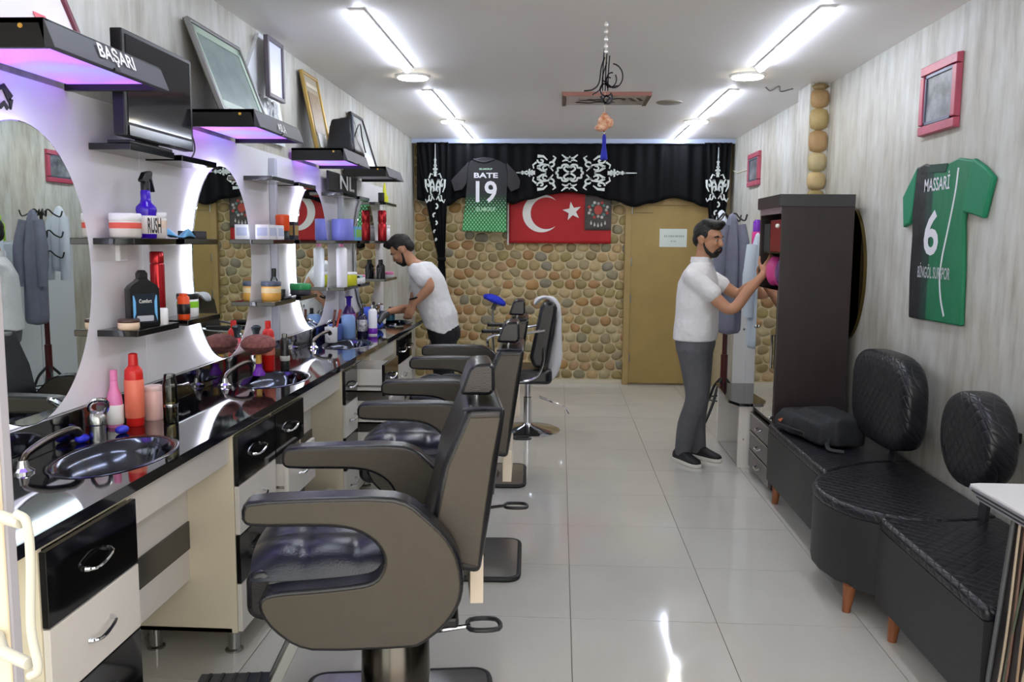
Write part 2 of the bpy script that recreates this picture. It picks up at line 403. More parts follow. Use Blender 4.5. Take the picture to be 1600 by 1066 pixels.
# shop front: glazed leaf left of the doorway, fixed pane to the right -------------------
alu = M('grey_aluminium', 'a4a3ab', .4); creamf = M('cream_aluminium', 'cfc4aa', .45); glz = glass_mat('shop_glass', 'f0f5f3', 1.0)
d2 = struct(MB().box(-.72, -.68, 1.004, 1.024, .02, 2.45).build('door_2', alu, smooth=False, bevel=.003))
MB().box(-.76, -.681, .998, 1.004, .02, 2.45).build('stile', creamf, d2, smooth=False, bevel=.004)
MB().box(-1.52, -.76, .995, 1.003, .12, 2.38).build('pane', glz, d2, smooth=False)
mb = MB().box(-1.58, -1.52, .97, 1.03, .02, 2.45).box(-1.52, -.76, .97, 1.03, .02, .12).box(-1.52, -.76, .97, 1.03, 2.38, 2.45); mb.build('frame', alu, d2, smooth=False, bevel=.003)
for zz in (1.225, 1.055): MB().tube([(-.70, 1.0, zz), (-.66, .955, zz), (-.612, .93, zz)], [.010, .008, .007], 10).build('handle_post', M('cream_handle', 'b8b8ac', .45), d2)
MB().tube(bez([(-.618, .93, 1.236), (-.604, .928, 1.226), (-.602, .928, 1.18), (-.606, .928, 1.10), (-.600, .928, 1.052), (-.612, .93, 1.040)], 5), .0052, 10).build('handle', M('cream_handle'), d2)
w1 = struct(MB().box(.72, .78, .97, 1.03, 0, 2.45).box(1.76, 1.82, .97, 1.03, 0, 2.45).box(.72, 1.82, .97, 1.03, 2.38, 2.45).box(.78, 1.76, .97, 1.03, 0, .1).build('window_1', alu, smooth=False))
MB().box(.78, 1.76, .995, 1.003, .1, 2.38).build('pane', glz, w1, smooth=False)
struct(MB().box(XL, XR, .96, 1.04, 2.45, ZC).build('wall_front', paper, smooth=False))
# ------------------------------------------------------------------ ceiling lamps
tubem = M('tube_glow', 'e6eeff', .4, emit=TUBE_STRENGTH); spotm = M('spot_glow', 'fff6e0', .4, emit=SPOT_STRENGTH)
housing = M('lamp_housing', 'e8e8ea', .4)
def sides(x): return 'mirror wall' if x < 0 else 'sofa wall'
tube_y = [(2.08, 3.42), (4.22, 5.56), (6.4, 7.74), (8.2, 9.4)]
tube_where = ['first from the shop front', 'second from the shop front', 'between two round lights', 'ending at the black curtain']
for x in (-.975, 1.215):
    for (a, b), wh in zip(tube_y, tube_where):
        t = thing('tube_lamp', 'white tube lamp %s, %s side' % (wh, sides(x)), 'ceiling light', (x, (a+b)/2, ZC-.04), 'tube lamps on the ceiling')
        MB().box(x-.036, x+.036, a-.03, b+.03, ZC-.010, ZC).build('housing', housing, t, smooth=False, bevel=.004)
        MB().prism([(x-.024+.048*k/10, -.010-.030*math.sin(math.pi*k/10)**.4) for k in range(11)], (0, a, ZC), (1, 0, 0), (0, 0, 1), (0, b-a, 0)).build('tube', tubem, t, ang=60)
    for y, wh in ((5.86, 'nearer the shop front'), (7.98, 'nearer the black curtain')):
        t = thing('round_ceiling_light', 'small round ceiling light %s, on the %s side' % (wh, sides(x)), 'ceiling light', (x-.015, y, ZC-.02), 'round ceiling lights')
        MB().lathe((x-.015, y, 0), [(.118, ZC), (.118, ZC-.006), (.102, ZC-.014), (.1, ZC-.012)], 28).build('rim', housing, t)
        MB().lathe((x-.015, y, 0), [(.1, ZC-.008), (.098, ZC-.02), (.06, ZC-.024), (.01, ZC-.025)], 28).build('diffuser', spotm, t)
# dark round vent and the mirrored plaque on the ceiling
t = thing('ceiling_vent', 'unlit round grey vent cap on the ceiling beside the plaque', 'vent', (.83, 6.95, ZC-.012))
MB().lathe((.83, 6.95, 0), [(.10, ZC), (.10, ZC-.006), (.085, ZC-.012), (.02, ZC-.014)], 24).build('cap', M('vent_grey', '9a9288', .5), t)
t = thing('ceiling_plaque', 'flat pale plaque with brown ends and black lettering fixed to the ceiling', 'plaque', (.33, 6.75, ZC-.02))
MB().box(.03, .62, 6.5, 6.97, ZC-.02, ZC).build('board', M('plaque_face', 'd0c6be', .25), t, smooth=False)
for x0 in (.0, .62): MB().box(x0, x0+.03, 6.5, 6.97, ZC-.028, ZC).build('end_strip', M('plaque_edge', '6a5a50', .5), t, smooth=False)
MB().box(0, .65, 6.485, 6.5, ZC-.028, ZC).build('front_strip', M('plaque_edge_pink', 'b07a70', .5), t, smooth=False)
mb = MB()
strokes(mb, [(spiral(.0, .02, .03, .09, 200, 40), .03), ([(-.22, .08), (-.12, .13), (-.02, .05)], (.05, .02)), ([(-.2, .02), (-.08, -.03), (.04, -.06)], (.02, .05)),
             (spiral(.1, -.05, .05, .03, 160, 420), .025), ([(.17, -.1), (.22, .03)], .028), ([(.23, -.1), (.275, .02)], .022), ([(-.13, -.06), (-.05, .1)], .025)], (.33, 6.74, ZC-.0215), (1, 0, 0), (0, 1, 0), (0, 0, -.0015))
mb.build('calligraphy', black, t, smooth=False)
t = thing('ceiling_cable', 'small sketchy grey cable patch on the ceiling near the stone column', 'cable', (1.5, 6.3, ZC-.006))
MB().tube(bez([(1.42, 6.3, ZC-.004), (1.48, 6.42, ZC-.006), (1.5, 6.25, ZC-.005), (1.56, 6.45, ZC-.006), (1.62, 6.35, ZC-.004)], 6), .004, 6).build('cable', M('cable_grey', '8a8886', .5), t)
print('part2 ok')
# ------------------------------------------------------------------ left wall: boards, mirrors, lamps, shelves
XP = -1.58
bays = [2.445, 3.945, 5.39, 6.90]          # mirror centres along the wall
seat_name = ['with the lit sign reading BASARI above it', 'with the lit sign reading ASLA above it', 'third from the shop front', 'fourth from the shop front']
edge = [1.30, 3.22, 4.67, 6.15, 7.72]
for k in range(4):
    struct(MB().box(XL, XP, edge[k]+.001, edge[k+1]-.001, .995, 2.02).build('trim_%d' % (3+k), M('white_board', 'f4f3f8', .25), smooth=False, bevel=.002))
ledm = M('led_glow', 'eef0ff', .4, emit=LED_STRENGTH); ledoff = M('led_off', 'd8dcdc', .4); leddim = M('led_dim', 'eef0ff', .4, emit=LED_STRENGTH*.35)
mname = ['lit from above by the BASARI canopy', 'ringed with bright light under the ASLA canopy', 'ringed with bright light, third along the wall', 'with an unlit bead strip, last along the wall']
for k, yc in enumerate(bays):
    zc, a, b = 1.442, .35, .442
    t = thing('oval_mirror', 'oval wall mirror %s' % mname[k], 'mirror', (XP, yc, zc-b), 'oval mirrors along the wall')
    N = 72; E = lambda s, x: [Vector((x, yc+a*s*math.cos(q*2*math.pi/N), zc+b*s*math.sin(q*2*math.pi/N))) for q in range(N)]
    MB().rings([E(1, XP+.026), E(1, XP+.031), E(.994, XP+.032)]).build('glass', mirrorm, t, ang=20)
    MB().rings([E(.93, XP), E(.93, XP+.026)]).build('backing', white, t, ang=20)
    mb = MB()
    if k < 3: mb.tube(E(.985, XP+.016), .0065, 6, closed=True)
    else:
        mb.tube([p+Vector((0, .0, 0)) for p in E(1.004, XP+.018)], [.0085 if q % 2 else .0045 for q in range(N)], 6, closed=True)
    mb.build('led_strip', (leddim, ledm, ledm, ledoff)[k], t)
def purple_mat():
    m = bpy.data.materials.new('purple_light_panel'); m.use_nodes = True; nt = m.node_tree; b = nt.nodes['Principled BSDF']
    tc = nt.nodes.new('ShaderNodeTexCoord'); n = nt.nodes.new('ShaderNodeTexNoise'); n.inputs['Scale'].default_value = 3.2; n.inputs['Detail'].default_value = 1
    nt.links.new(tc.outputs['Object'], n.inputs['Vector']); r = nt.nodes.new('ShaderNodeValToRGB'); e = r.color_ramp.elements
    e[0].position = .32; e[0].color = lin('6f7cff'); e[1].position = .68; e[1].color = lin('d84cff'); q = e.new(.5); q.color = lin('8a58ff')
    nt.links.new(n.outputs['Fac'], r.inputs[0]); nt.links.new(r.outputs[0], b.inputs['Emission Color']); b.inputs['Emission Strength'].default_value = PURPLE_STRENGTH
    b.inputs['Base Color'].default_value = lin('d0c8f0'); return m
purm = purple_mat(); lipm = M('canopy_lip', '3c3c44', .55)
can = [(2.13, 2.76), (3.60, 4.22), (5.09, 5.69), (6.33, 6.92)]
cl = ['black canopy lamp glowing violet, lettered BASARI', 'black canopy lamp glowing violet, lettered ASLA', 'black canopy lamp glowing violet under the black bag', 'unlit black canopy lamp with a leaning frame on it']
for k, (y0, y1) in enumerate(can):
    z0, xf = 2.036, -1.25; zt = z0+.052
    t = thing('canopy_lamp', cl[k], 'lamp', (XP, (y0+y1)/2, z0), 'canopy lamps over the mirrors')
    mb = MB(); mb.box(XP, xf-.02, y0, y0+.018, z0-.02, zt).box(XP, xf-.02, y1-.018, y1, z0-.02, zt).box(XP, xf-.02, y0, y1, zt-.015, zt)
    mb.build('housing', black, t, smooth=False, bevel=.002)
    MB().hexa([(xf-.02, y0, z0-.02), (xf+.005, y0, z0-.02), (xf+.005, y1, z0-.02), (xf-.02, y1, z0-.02), (xf-.04, y0, zt), (xf-.022, y0, zt), (xf-.022, y1, zt), (xf-.04, y1, zt)]).build('lip', lipm, t, smooth=False, bevel=.002)
    MB().box(XP+.01, xf-.03, y0+.02, y1-.02, z0, z0+.008).build('light_panel', purm if k < 3 else M('unlit_diffuser', 'c8c0d4', .4), t, smooth=False)
    nrm = Vector((.027, 0, .095)); up = Vector((-.027, 0, .095)).normalized()
    MB().cyl((XP+.25, y0-.003, zt-.02), (XP+.25, y0+.004, zt-.02), .006, n=10).build('screw', gold, t)
    MB().box(xf-.002, xf+.008, (y0+y1)/2-.03, (y0+y1)/2+.0, z0-.022, z0-.014).build('switch', black, t, smooth=False)
    if k < 3:
        word = ('BAŞARI', 'ASLA', '')[k]
        if word:
            w = (.20, .11)[k]; yy = (y0+.225, y0+.25)[k]
            text(word, (xf-.003, yy, z0-.008), (0, 1, 0), up, w, (.054, .038)[k], ltext, t, depth=.006, bold=.022)
# --- shelves: black glossy boards, two per level and bay
boards = {}
def board(y0, y1, z, depth=.145, where='', cut=0):
    x1 = XP+depth
    t = MB().prism([(XP, y0), (x1-.0, y0), (x1, y1-cut*.3), (x1-cut, y1), (XP, y1)], (0, 0, z-.022), (1, 0, 0), (0, 1, 0), (0, 0, .022)).build('wall_shelf', gblack, smooth=False, bevel=.002)
    tag(t, 'glossy black wall shelf %s' % where, 'shelf', 'black wall shelves'); return t
ZS = (1.868, 1.552, 1.238)
bb = [[(2.87, 3.2), (3.27, 3.6)], [(4.30, 4.66), (4.75, 5.08)], [(5.72, 6.12), (6.2, 6.52)], [(7.12, 7.6)]]
wh = [[['holding the flat television', 'with the purple spray bottle', 'with the black shampoo bottle'], ['beside the television', 'with the pale blue cloth', 'with the orange can']],
      [['under the white KOR board', 'with two small white boxes', 'with the amber jar'], ['under the gold leaning frame', 'with the black and gold box', 'with the green tub']],
      [['under the black NL sign', 'with the violet blue tub', 'with the tall white bottle'], ['beside the NL sign', 'with the sky blue pack', 'with the white pots']],
      [['with the yellow tube', 'with the tall red cans', 'with the small dark bottles']]]
for i, bay in enumerate(bb):
    for j, (y0, y1) in enumerate(bay):
        for l, z in enumerate(ZS): board(y0, y1, z, where=wh[i][j][l], cut=.03 if l else 0)
# clear uprights that carry the shelves of the two middle bays
for y, w in ((4.7, 'between the second and third mirrors'), (6.16, 'between the third and fourth mirrors')):
    tag(MB().box(XP+.001, XP+.035, y-.02, y+.02, 1.0, 1.99).build('shelf_upright', M('frosted_upright', 'c8ccdc', .2), smooth=False, bevel=.003), 'pale glossy shelf upright %s' % w, 'upright')
# --- worktop with four oval basins
CT, CTH, XFc = .895, .032, -1.148
basin = [2.51, 3.99, 5.40, 6.88]; bx, ba, bbx = -1.342, .25, .145
cy = [1.66, 3.25, 4.70, 6.14, 7.55]
mb = MB()
for k in range(4):
    y0, y1, yc = cy[k], cy[k+1], basin[k]; N = 48; out = []; inn = []
    for q in range(N):
        a = 2*math.pi*q/N+.001; c, s_ = math.cos(a), math.sin(a)
        inn.append((bx+bbx*c, yc+ba*s_))
        tx_ = ((XFc-bx)/c if c > 0 else (XP-bx)/c); ty_ = ((y1-yc)/s_ if s_ > 0 else (y0-yc)/s_); tt = min(tx_, ty_); out.append((bx+tt*c, yc+tt*s_))
    for cx_, cy_ in ((XFc, y1), (XP, y1), (XP, y0), (XFc, y0)):
        i = min(range(N), key=lambda q: (out[q][0]-cx_)**2+(out[q][1]-cy_)**2); out[i] = (cx_, cy_)
    mb.rings([[(x, y, CT) for x, y in out], [(x, y, CT) for x, y in inn], [(x, y, CT-CTH) for x, y in inn], [(x, y, CT-CTH) for x, y in out]], closed=True)
tag(mb.build('worktop', granite, smooth=False), 'long glossy black worktop with oval basins along the mirrors', 'worktop')
tag(MB().box(XP, XP+.018, cy[0], cy[-1], CT, CT+.10).build('backsplash', granite, smooth=False, bevel=.002), 'glossy black upstand strip behind the worktop', 'upstand')
basinm = M('dark_steel_basin', '50535f', .14, metal=1)
bw = ['beside the pink and red bottles', 'beside the big powder brush', 'beside the white mug', 'under the reaching man']
for k, yc in enumerate(basin):
    E = lambda s, z: [Vector((bx+(bbx+s)*math.cos(q*2*math.pi/48), yc+(ba+s)*math.sin(q*2*math.pi/48), z)) for q in range(48)]
    t = thing('oval_basin', 'oval dark steel basin set in the worktop %s' % bw[k], 'basin', (bx, yc, CT-.14), 'basins in the worktop')
    MB().rings([E(-.13, CT-.135), E(-.10, CT-.13), E(-.05, CT-.10), E(-.018, CT-.04), E(-.004, CT-.002), E(.012, CT+.004), E(.016, CT+.001), E(-.001, CT-.006), E(-.03, CT-.09), E(-.09, CT-.14)]).build('bowl', basinm, t, ang=80)
    MB().lathe((bx, yc, CT-.134), [(.022, 0), (.02, .004), (.004, .003)], 16).build('drain', chrome, t)
    # swivel spout at the near end, loop handled mixer at the far side
    t = thing('tap_spout', 'curved steel tap spout at the basin %s' % bw[k], 'tap', (-1.50, yc-.21, CT), 'tap spouts')
    MB().lathe((-1.50, yc-.21, CT), [(.032, 0), (.032, .006), (.02, .014), (.014, .035)], 20).build('base', chrome, t)
    MB().tube(bez([(-1.50, yc-.21, CT+.03), (-1.495, yc-.19, CT+.05), (-1.475, yc-.12, CT+.075), (-1.455, yc-.05, CT+.085), (-1.45, yc-.02, CT+.08), (-1.447, yc-.008, CT+.065)], 5), [.011]*16+[.012]*5+[.013]*5, 10).build('spout', M('smoked_chrome', '6e6660', .2, metal=1), t)
    t = thing('mixer_tap', 'chrome mixer with a loop handle at the basin %s' % bw[k], 'tap', (-1.50, yc+.19, CT), 'loop handled mixers')
    MB().lathe((-1.50, yc+.19, CT), [(.027, 0), (.025, .05), (.03, .055), (.03, .075), (.02, .09)], 20).build('body', steel, t)
    MB().tube(loop([(-1.50, yc+.215, CT+.082), (-1.47, yc+.20, CT+.105), (-1.455, yc+.165, CT+.135), (-1.475, yc+.14, CT+.142), (-1.50, yc+.15, CT+.125), (-1.515, yc+.18, CT+.10)], 4), .0075, 8, closed=True).build('handle', chrome, t)
# --- drawer units below the worktop
XF = -1.185
def handle(parent, x, y0, y1, z):
    ym = (y0+y1)/2; w = .055
    MB().tube(bez([(x, ym-w, z-.008), (x+.012, ym-w+.006, z-.009), (x+.024, ym-w+.02, z-.008), (x+.028, ym, z), (x+.024, ym+w-.02, z+.008), (x+.012, ym+w-.006, z+.009), (x, ym+w, z+.008)], 4), [.007]*4+[.005]*17+[.007]*4, 8).build('handle', chrome, parent)
def unit(y0, y1, cols, pulls, label, first='black'):
    t = thing('drawer_unit', label, 'cabinet', ((XP+XF)/2, (y0+y1)/2, 0), 'drawer units under the worktop')
    zb, zt = .085, CT-CTH
    mb = MB(); mb.box(XP+.01, XF, y0, y0+.018, zb, zt).box(XP+.01, XF, y1-.018, y1, zb, zt).box(XP+.01, XF-.02, y0, y1, zb, zb+.018).box(XP+.01, XP+.02, y0, y1, zb, zt).box(XF-.03, XF-.005, y0, y1, zt-.03, zt)
    for c in cols[1:-1]: mb.box(XP+.02, XF, c-.009, c+.009, zb, zt)
    mb.build('carcass', cream, t, smooth=False, bevel=.001)
    for fx in (XP+.06, XF-.03):
        for fy in (y0+.04, y1-.04): MB().lathe((fx, fy, 0), [(.034, 0), (.034, .006), (.024, .012), (.022, zb)], 18).build('foot', steel, t)
    n = 4; hgt = (zt-zb-.03)/n
    for ci in range(len(cols)-1):
        for r_ in range(n):
            z1 = zt-.03-r_*hgt; z0 = z1-hgt+.004; p = pulls.get((ci, r_), 0); a, b = cols[ci]+.005, cols[ci+1]-.005
            m = gblack if r_ % 2 == 0 else white
            d = MB().box(XF+.001+p, XF+.018+p, a, b, z0, z1).build('drawer', m, t, smooth=False, bevel=.0015)
            handle(d, XF+.018+p, a, b, (z0+z1)/2+.0)
            if p > .02:
                g = MB(); g.box(XF+p-.33, XF+p, a+.012, a+.024, z0+.02, z1-.03).box(XF+p-.33, XF+p, b-.024, b-.012, z0+.02, z1-.03).box(XF+p-.33, XF+p, a+.012, b-.012, z0+.02, z0+.03)
                g.build('drawer_box', white, d, smooth=False)
                MB().box(XF+p-.30, XF+p-.005, a+.009, a+.012, z0+.05, z0+.062).build('runner', steel, d, smooth=False)
    return t
unit(1.85, 2.285, [1.85, 2.285], {}, 'black and white drawer unit nearest the shop front')
unit(3.04, 3.87, [3.04, 3.465, 3.87], {(1, 1): .05}, 'two column drawer unit with one white drawer ajar')
unit(4.64, 5.36, [4.64, 4.93, 5.36], {(1, 0): .16, (1, 1): .20, (0, 3): .0, (1, 2): .22}, 'drawer unit with three drawers pulled wide open')
unit(6.22, 6.80, [6.22, 6.55, 6.80], {}, 'narrow drawer unit beside the reaching man')
# aprons and back panels of the knee spaces
for y0, y1, w in ((2.285, 3.04, 'beside the first basin'), (3.87, 4.64, 'beside the second basin'), (5.36, 6.22, 'beside the third basin')):
    t = thing('knee_panel', 'white panelling of the knee space %s' % w, 'panel', (XP, (y0+y1)/2, .1), 'knee space panels')
    MB().box(XF-.03, XF-.012, y0+.001, y1-.001, .74, CT-CTH).build('apron', white, t, smooth=False, bevel=.001)
    MB().box(-1.375, -1.36, y0+.001, y1-.001, .515, .73).build('upper_panel', white, t, smooth=False)
    MB().box(-1.373, -1.354, y0+.01, y1-.004, .41, .515).build('dark_strip', M('smoke_grey_strip', '3a3632', .2), t, smooth=False)
    MB().box(-1.375, -1.36, y0+.001, y1-.001, .29, .41).build('lower_panel', white, t, smooth=False)
# socket plates on the upstand boards
for y, z, w in ((3.04, 1.50, 'below the purple spray bottle'), (3.45, .955, 'on the black upstand by the first basin'), (4.5, .955, 'on the black upstand by the second basin')):
    t = thing('wall_socket', 'small wall fitting %s' % w, 'socket', (XP, y, z-.02))
    if z > 1.2: MB().box(XP, XP+.02, y-.03, y+.03, z-.03, z+.03).build('plate', wplastic, t, bevel=.005)
    else: MB().tube([(XP+.018, y-.02, z), (XP+.04, y-.02, z), (XP+.045, y+.03, z)], .005, 8).build('hook', chrome, t)
# paper scissors ornament over the first mirror
t = thing('wall_ornament', 'small black bow shaped ornament stuck above the first mirror', 'ornament', (XP+.003, 2.43, 1.93))
strokes(MB(), [([(-.03, .02), (0, .03), (.03, .0)], (.008, .03)), ([(.03, 0), (.028, -.03)], (.02, .004)), ([(-.02, -.03), (0, -.015), (.015, -.03)], (.012, .012))], (XP+.001, 2.43, 1.945), (0, 1, 0), (0, 0, 1), (.004, 0, 0)).build('bow', black, t, smooth=False)
# ------------------------------------------------------------------ television and frames above
t = thing('television', 'flat black television standing on the top wall shelf', 'television', (-1.47, 3.02, ZS[0]))
MB().box(-1.455, -1.415, 2.80, 3.33, 1.885, 2.225).build('case', black, t, smooth=False, bevel=.004)
MB().box(-1.416, -1.413, 2.822, 3.308, 1.93, 2.21).build('screen', M('tv_screen', '16161c', .06, spec=.6), t, smooth=False)
MB().box(-1.414, -1.411, 2.822, 3.308, 1.888, 1.92).build('lower_bezel', M('tv_bezel', '050506', .12), t, smooth=False)
MB().box(-1.52, -1.44, 2.88, 3.20, ZS[0], ZS[0]+.012).box(-1.47, -1.445, 2.97, 3.1, ZS[0]+.01, 1.90).build('stand', black, t, smooth=False, bevel=.003)
MB().tube(bez([(-1.50, 3.33, 1.99), (-1.46, 3.40, 1.97), (-1.45, 3.42, 1.9), (-1.46, 3.36, 1.85), (-1.48, 3.28, 1.86)], 6), .003, 6).build('cable', black, t)
def leaning(name, label, cat, y0, y1, ztop, zbot, xtop, xbot, fw_, fmat, pmat, extra=None):
    t = thing(name, label, cat, (xbot, (y0+y1)/2, zbot))
    o_ = Vector((xbot, y0, zbot)); u = Vector((0, y1-y0, 0)); v = Vector((xtop-xbot, 0, ztop-zbot)); n = u.cross(v).normalized()*.022
    un, vn = u.normalized(), v.normalized()
    MB().slab(o_+un*fw_*.5+vn*fw_*.5, u-un*fw_, v-vn*fw_, n*.5).build('picture', pmat, t, smooth=False)
    mb = MB(); mb.slab(o_, un*fw_, v, n).slab(o_+u-un*fw_, un*fw_, v, n).slab(o_+un*fw_, u-2*un*fw_, vn*fw_, n).slab(o_+un*fw_+v-vn*fw_, u-2*un*fw_, vn*fw_, n)
    mb.build('frame', fmat, t, smooth=False, bevel=.003)
    MB().slab(o_-n*.1, u, v, n*.1).build('back_board', M('frame_back', '4a4238', .8), t, smooth=False)
    if extra: extra(t, o_, u, v, n)
    return t
silver = M('silver_frame', '8c8c8c', .4, metal=.5)
printm = M('grey_green_print', '7d8f90', .25, c2='98aaa6', nscale=6)
ZCAN = 2.036+.052
def ex1(t, o_, u, v, n):
    un, vn = u.normalized(), v.normalized(); w = .035; m = M('pale_mount', 'b8ccbc', .4)
    a = o_+n*.55+un*.02+vn*.02; uu, vv = u-un*.04, v-vn*.04
    mb = MB(); mb.slab(a, uu, vn*w, n*.1).slab(a+vv-vn*w, uu, vn*w, n*.1).slab(a, un*w, vv, n*.1).slab(a+uu-un*w, un*w, vv, n*.1); mb.build('mount', m, t, smooth=False)
leaning('leaning_picture', 'large silver framed grey green print leaning on the ASLA canopy', 'picture', 3.66, 4.26, 2.47, ZCAN+.001, -1.585, -1.44, .018, silver, printm, ex1)
leaning('framed_certificate', 'small dark framed white certificate in front of the KOR board', 'picture', 4.52, 4.78, 2.60, 2.29, -1.535, -1.53, .022, M('pewter_frame', '5e5662', .4), M('certificate', 'd8dcee', .3))
def ex3(t, o_, u, v, n):
    un, vn = u.normalized(), v.normalized(); L = v.length; w = u.length
    MB().slab(o_+n*.6+un*.06+vn*.10, un*(w-.12), vn*(L-.22), n*.1).build('panel', M('brown_script', '8a7458', .4, noise=.2, nscale=14), t, smooth=False)
    MB().slab(o_+n*.62+un*.05+vn*(L-.09), un*(w-.1), vn*.025, n*.1).build('title_strip', M('mount_ivory', 'cfc8b8', .4), t, smooth=False)
    MB().slab(o_+n*.75+un*.08+vn*.03, un*(w-.17), vn*.09, n*.1).build('lower_card', labelw, t, smooth=False)
leaning('leaning_gold_frame', 'tall gold framed brown scroll picture leaning on a canopy', 'picture', 5.28, 5.62, 2.57, ZCAN+.001, -1.585, -1.49, .018, M('gilt_frame', 'b89a58', .35, metal=.6), M('scroll_ground', 'a8a08c', .4), ex3)
leaning('leaning_black_frame', 'thin black framed pale sheet leaning on the unlit canopy', 'picture', 6.5, 6.90, 2.50, ZCAN+.001, -1.585, -1.46, .02, black, M('pale_sheet', 'c8ccc8', .2))
leaning('leaning_pink_frame', 'white picture with red figure, wine coloured frame, on the BASARI canopy', 'picture', 2.16, 2.66, 2.40, ZCAN+.001, -1.585, -1.46, .02, M('wine_frame', '6a2a3c', .4), M('white_picture', 'e8e2ea', .3),
        lambda t, o_, u, v, n: MB().slab(o_+n*.6+u*.55+v*.03, u*.12, v*.25, n*.05).build('red_figure', M('red_print', 'd85a6a', .5), t, smooth=False))
t = thing('letter_board', 'white pointed board with raised grey letters KOR behind the small certificate', 'sign', (XL, 4.62, 2.10))
MB().prism([(4.28, 2.08), (4.98, 2.08), (4.96, 2.18), (4.70, 2.62), (4.58, 2.62), (4.30, 2.3)], (XL+.001, 0, 0), (0, 1, 0), (0, 0, 1), (.02, 0, 0)).build('board', M('white_sign_board', 'e4e8ee', .3), t, smooth=False)
text('KOR', (XL+.022, 4.44, 2.185), (0, 1, 0), (0, 0, 1), .44, .12, M('silver_letter', '9aa0a4', .35), t, depth=.008, bold=.01)
t = thing('letter_sign', 'black sign with grey letters NL under the third canopy lamp', 'sign', (XP, 6.0, 1.87))
MB().box(XP+.036, XP+.05, 5.72, 6.52, 1.885, 2.01).build('board', black, t, smooth=False)
text('NL', (XP+.052, 6.0, 1.905), (0, 1, 0), (0, 0, 1), .42, .10, M('sign_silver', 'b8bcc0', .4), t, depth=.004, bold=.02)
t = thing('shoulder_bag', 'black rounded shoulder bag lying on the third canopy lamp', 'bag', (-1.36, 5.56, ZCAN))
MB().hexa([(-1.46, 5.38, ZCAN+.004), (-1.27, 5.38, ZCAN+.004), (-1.27, 5.69, ZCAN+.004), (-1.46, 5.69, ZCAN+.004), (-1.44, 5.45, ZCAN+.22), (-1.30, 5.43, ZCAN+.235), (-1.31, 5.66, ZCAN+.15), (-1.44, 5.66, ZCAN+.15)]).build('body', M('black_nylon', '15161c', .4), t, remesh=.014, sm=5)
MB().tube([(-1.285, 5.40, ZCAN+.01), (-1.296, 5.425, ZCAN+.235)], .008, 6).build('edge_seam', M('seam_slate', '3a3e4e', .4), t)
MB().tube(bez([(-1.30, 5.42, ZCAN+.05), (-1.27, 5.50, ZCAN+.19), (-1.28, 5.62, ZCAN+.12), (-1.27, 5.67, ZCAN+.03)], 6), .004, 6).build('strap', black, t)
print('part3 ok')
# ------------------------------------------------------------------ products on the shelves and the worktop
def lathe_part(t, name, mat, c, prof, n=20, sx=1, sy=1): return MB().lathe(c, prof, n, sx, sy).build(name, mat, t, ang=50)
def jar(label, x, y, z, r, h, body, lid, lab=None, lh=.35, group=None, name='jar', cat='jar'):
    t = thing(name, label, cat, (x, y, z), group)
    b = lathe_part(t, 'body', body, (x, y, z), [(r*.9, 0), (r, .006), (r, h*(1-lh)), (r*.93, h*(1-lh)+.003)])
    lathe_part(t, 'lid', lid, (x, y, z), [(r*1.0, h*(1-lh)+.001), (r*1.03, h*(1-lh)+.004), (r*1.03, h-.004), (r*.97, h)])
    if lab: lathe_part(t, 'wrap_label', lab, (x, y, z), [(r*1.012, h*(.48-lh*.3)), (r*1.015, h*(.5-lh*.3)), (r*1.015, h*(.9-lh)), (r*1.012, h*(.92-lh))])
    return t
def bottle(label, x, y, z, prof, capprof, body, cap, lab=None, labz=None, group=None, sx=1, sy=1, name='bottle', cat='bottle', neckmat=None):
    t = thing(name, label, cat, (x, y, z), group)
    lathe_part(t, 'body', body, (x, y, z), prof, 22, sx, sy)
    if capprof: lathe_part(t, 'cap', cap, (x, y, z), capprof, 16)
    if lab: r = labz[2]; lathe_part(t, 'wrap_label', lab, (x, y, z), [(r, labz[0]), (r+.0015, labz[0]+.002), (r+.0015, labz[1]-.002), (r, labz[1])], 22, sx, sy)
    return t
def carton(label, x0, x1, y0, y1, z0, h, mat, flap=None, name='carton', cat='box', group=None):
    t = thing(name, label, cat, ((x0+x1)/2, (y0+y1)/2, z0), group)
    MB().box(x0, x1, y0, y1, z0, z0+h).build('box', mat, t, smooth=False, bevel=.002)
    if flap: MB().box(x1, x1+.001, y0+.008, y1-.008, z0+h*.25, z0+h*.8).build('printed_panel', flap, t, smooth=False); MB().box(x0+.008, x1-.008, y0-.001, y0, z0+h*.25, z0+h*.8).build('printed_panel', flap, t, smooth=False)
    return t
Zm, Zl = ZS[1], ZS[2]
# first bay, middle shelf
jar('clear screw jar with white lid and red label beside the spray bottle', -1.50, 2.94, Zm, .052, .085, M('milky_plastic', 'e2dcd8', .3), wplastic, M('red_label', 'e05a4c', .5), .3)
t = thing('spray_bottle', 'purple barber spray bottle with a black trigger head', 'bottle', (-1.475, 3.045, Zm))
lathe_part(t, 'body', M('purple_clear', '3c16b8', .12), (-1.475, 3.045, Zm), [(.030, 0), (.033, .004), (.033, .085), (.036, .10), (.034, .112), (.02, .126), (.0175, .14), (.0175, .165), (.014, .175)])
lathe_part(t, 'wrap_label', labelw, (-1.475, 3.045, Zm), [(.0335, .016), (.0342, .018), (.0342, .078), (.0335, .08)])
text('RUSH', (-1.455, 3.006, Zm+.018), (.8, .6, 0), (0, 0, 1), .045, .055, black, t, 'print', depth=.012, bold=.03)
lathe_part(t, 'collar', black, (-1.475, 3.045, Zm), [(.016, .17), (.016, .20), (.012, .205)])
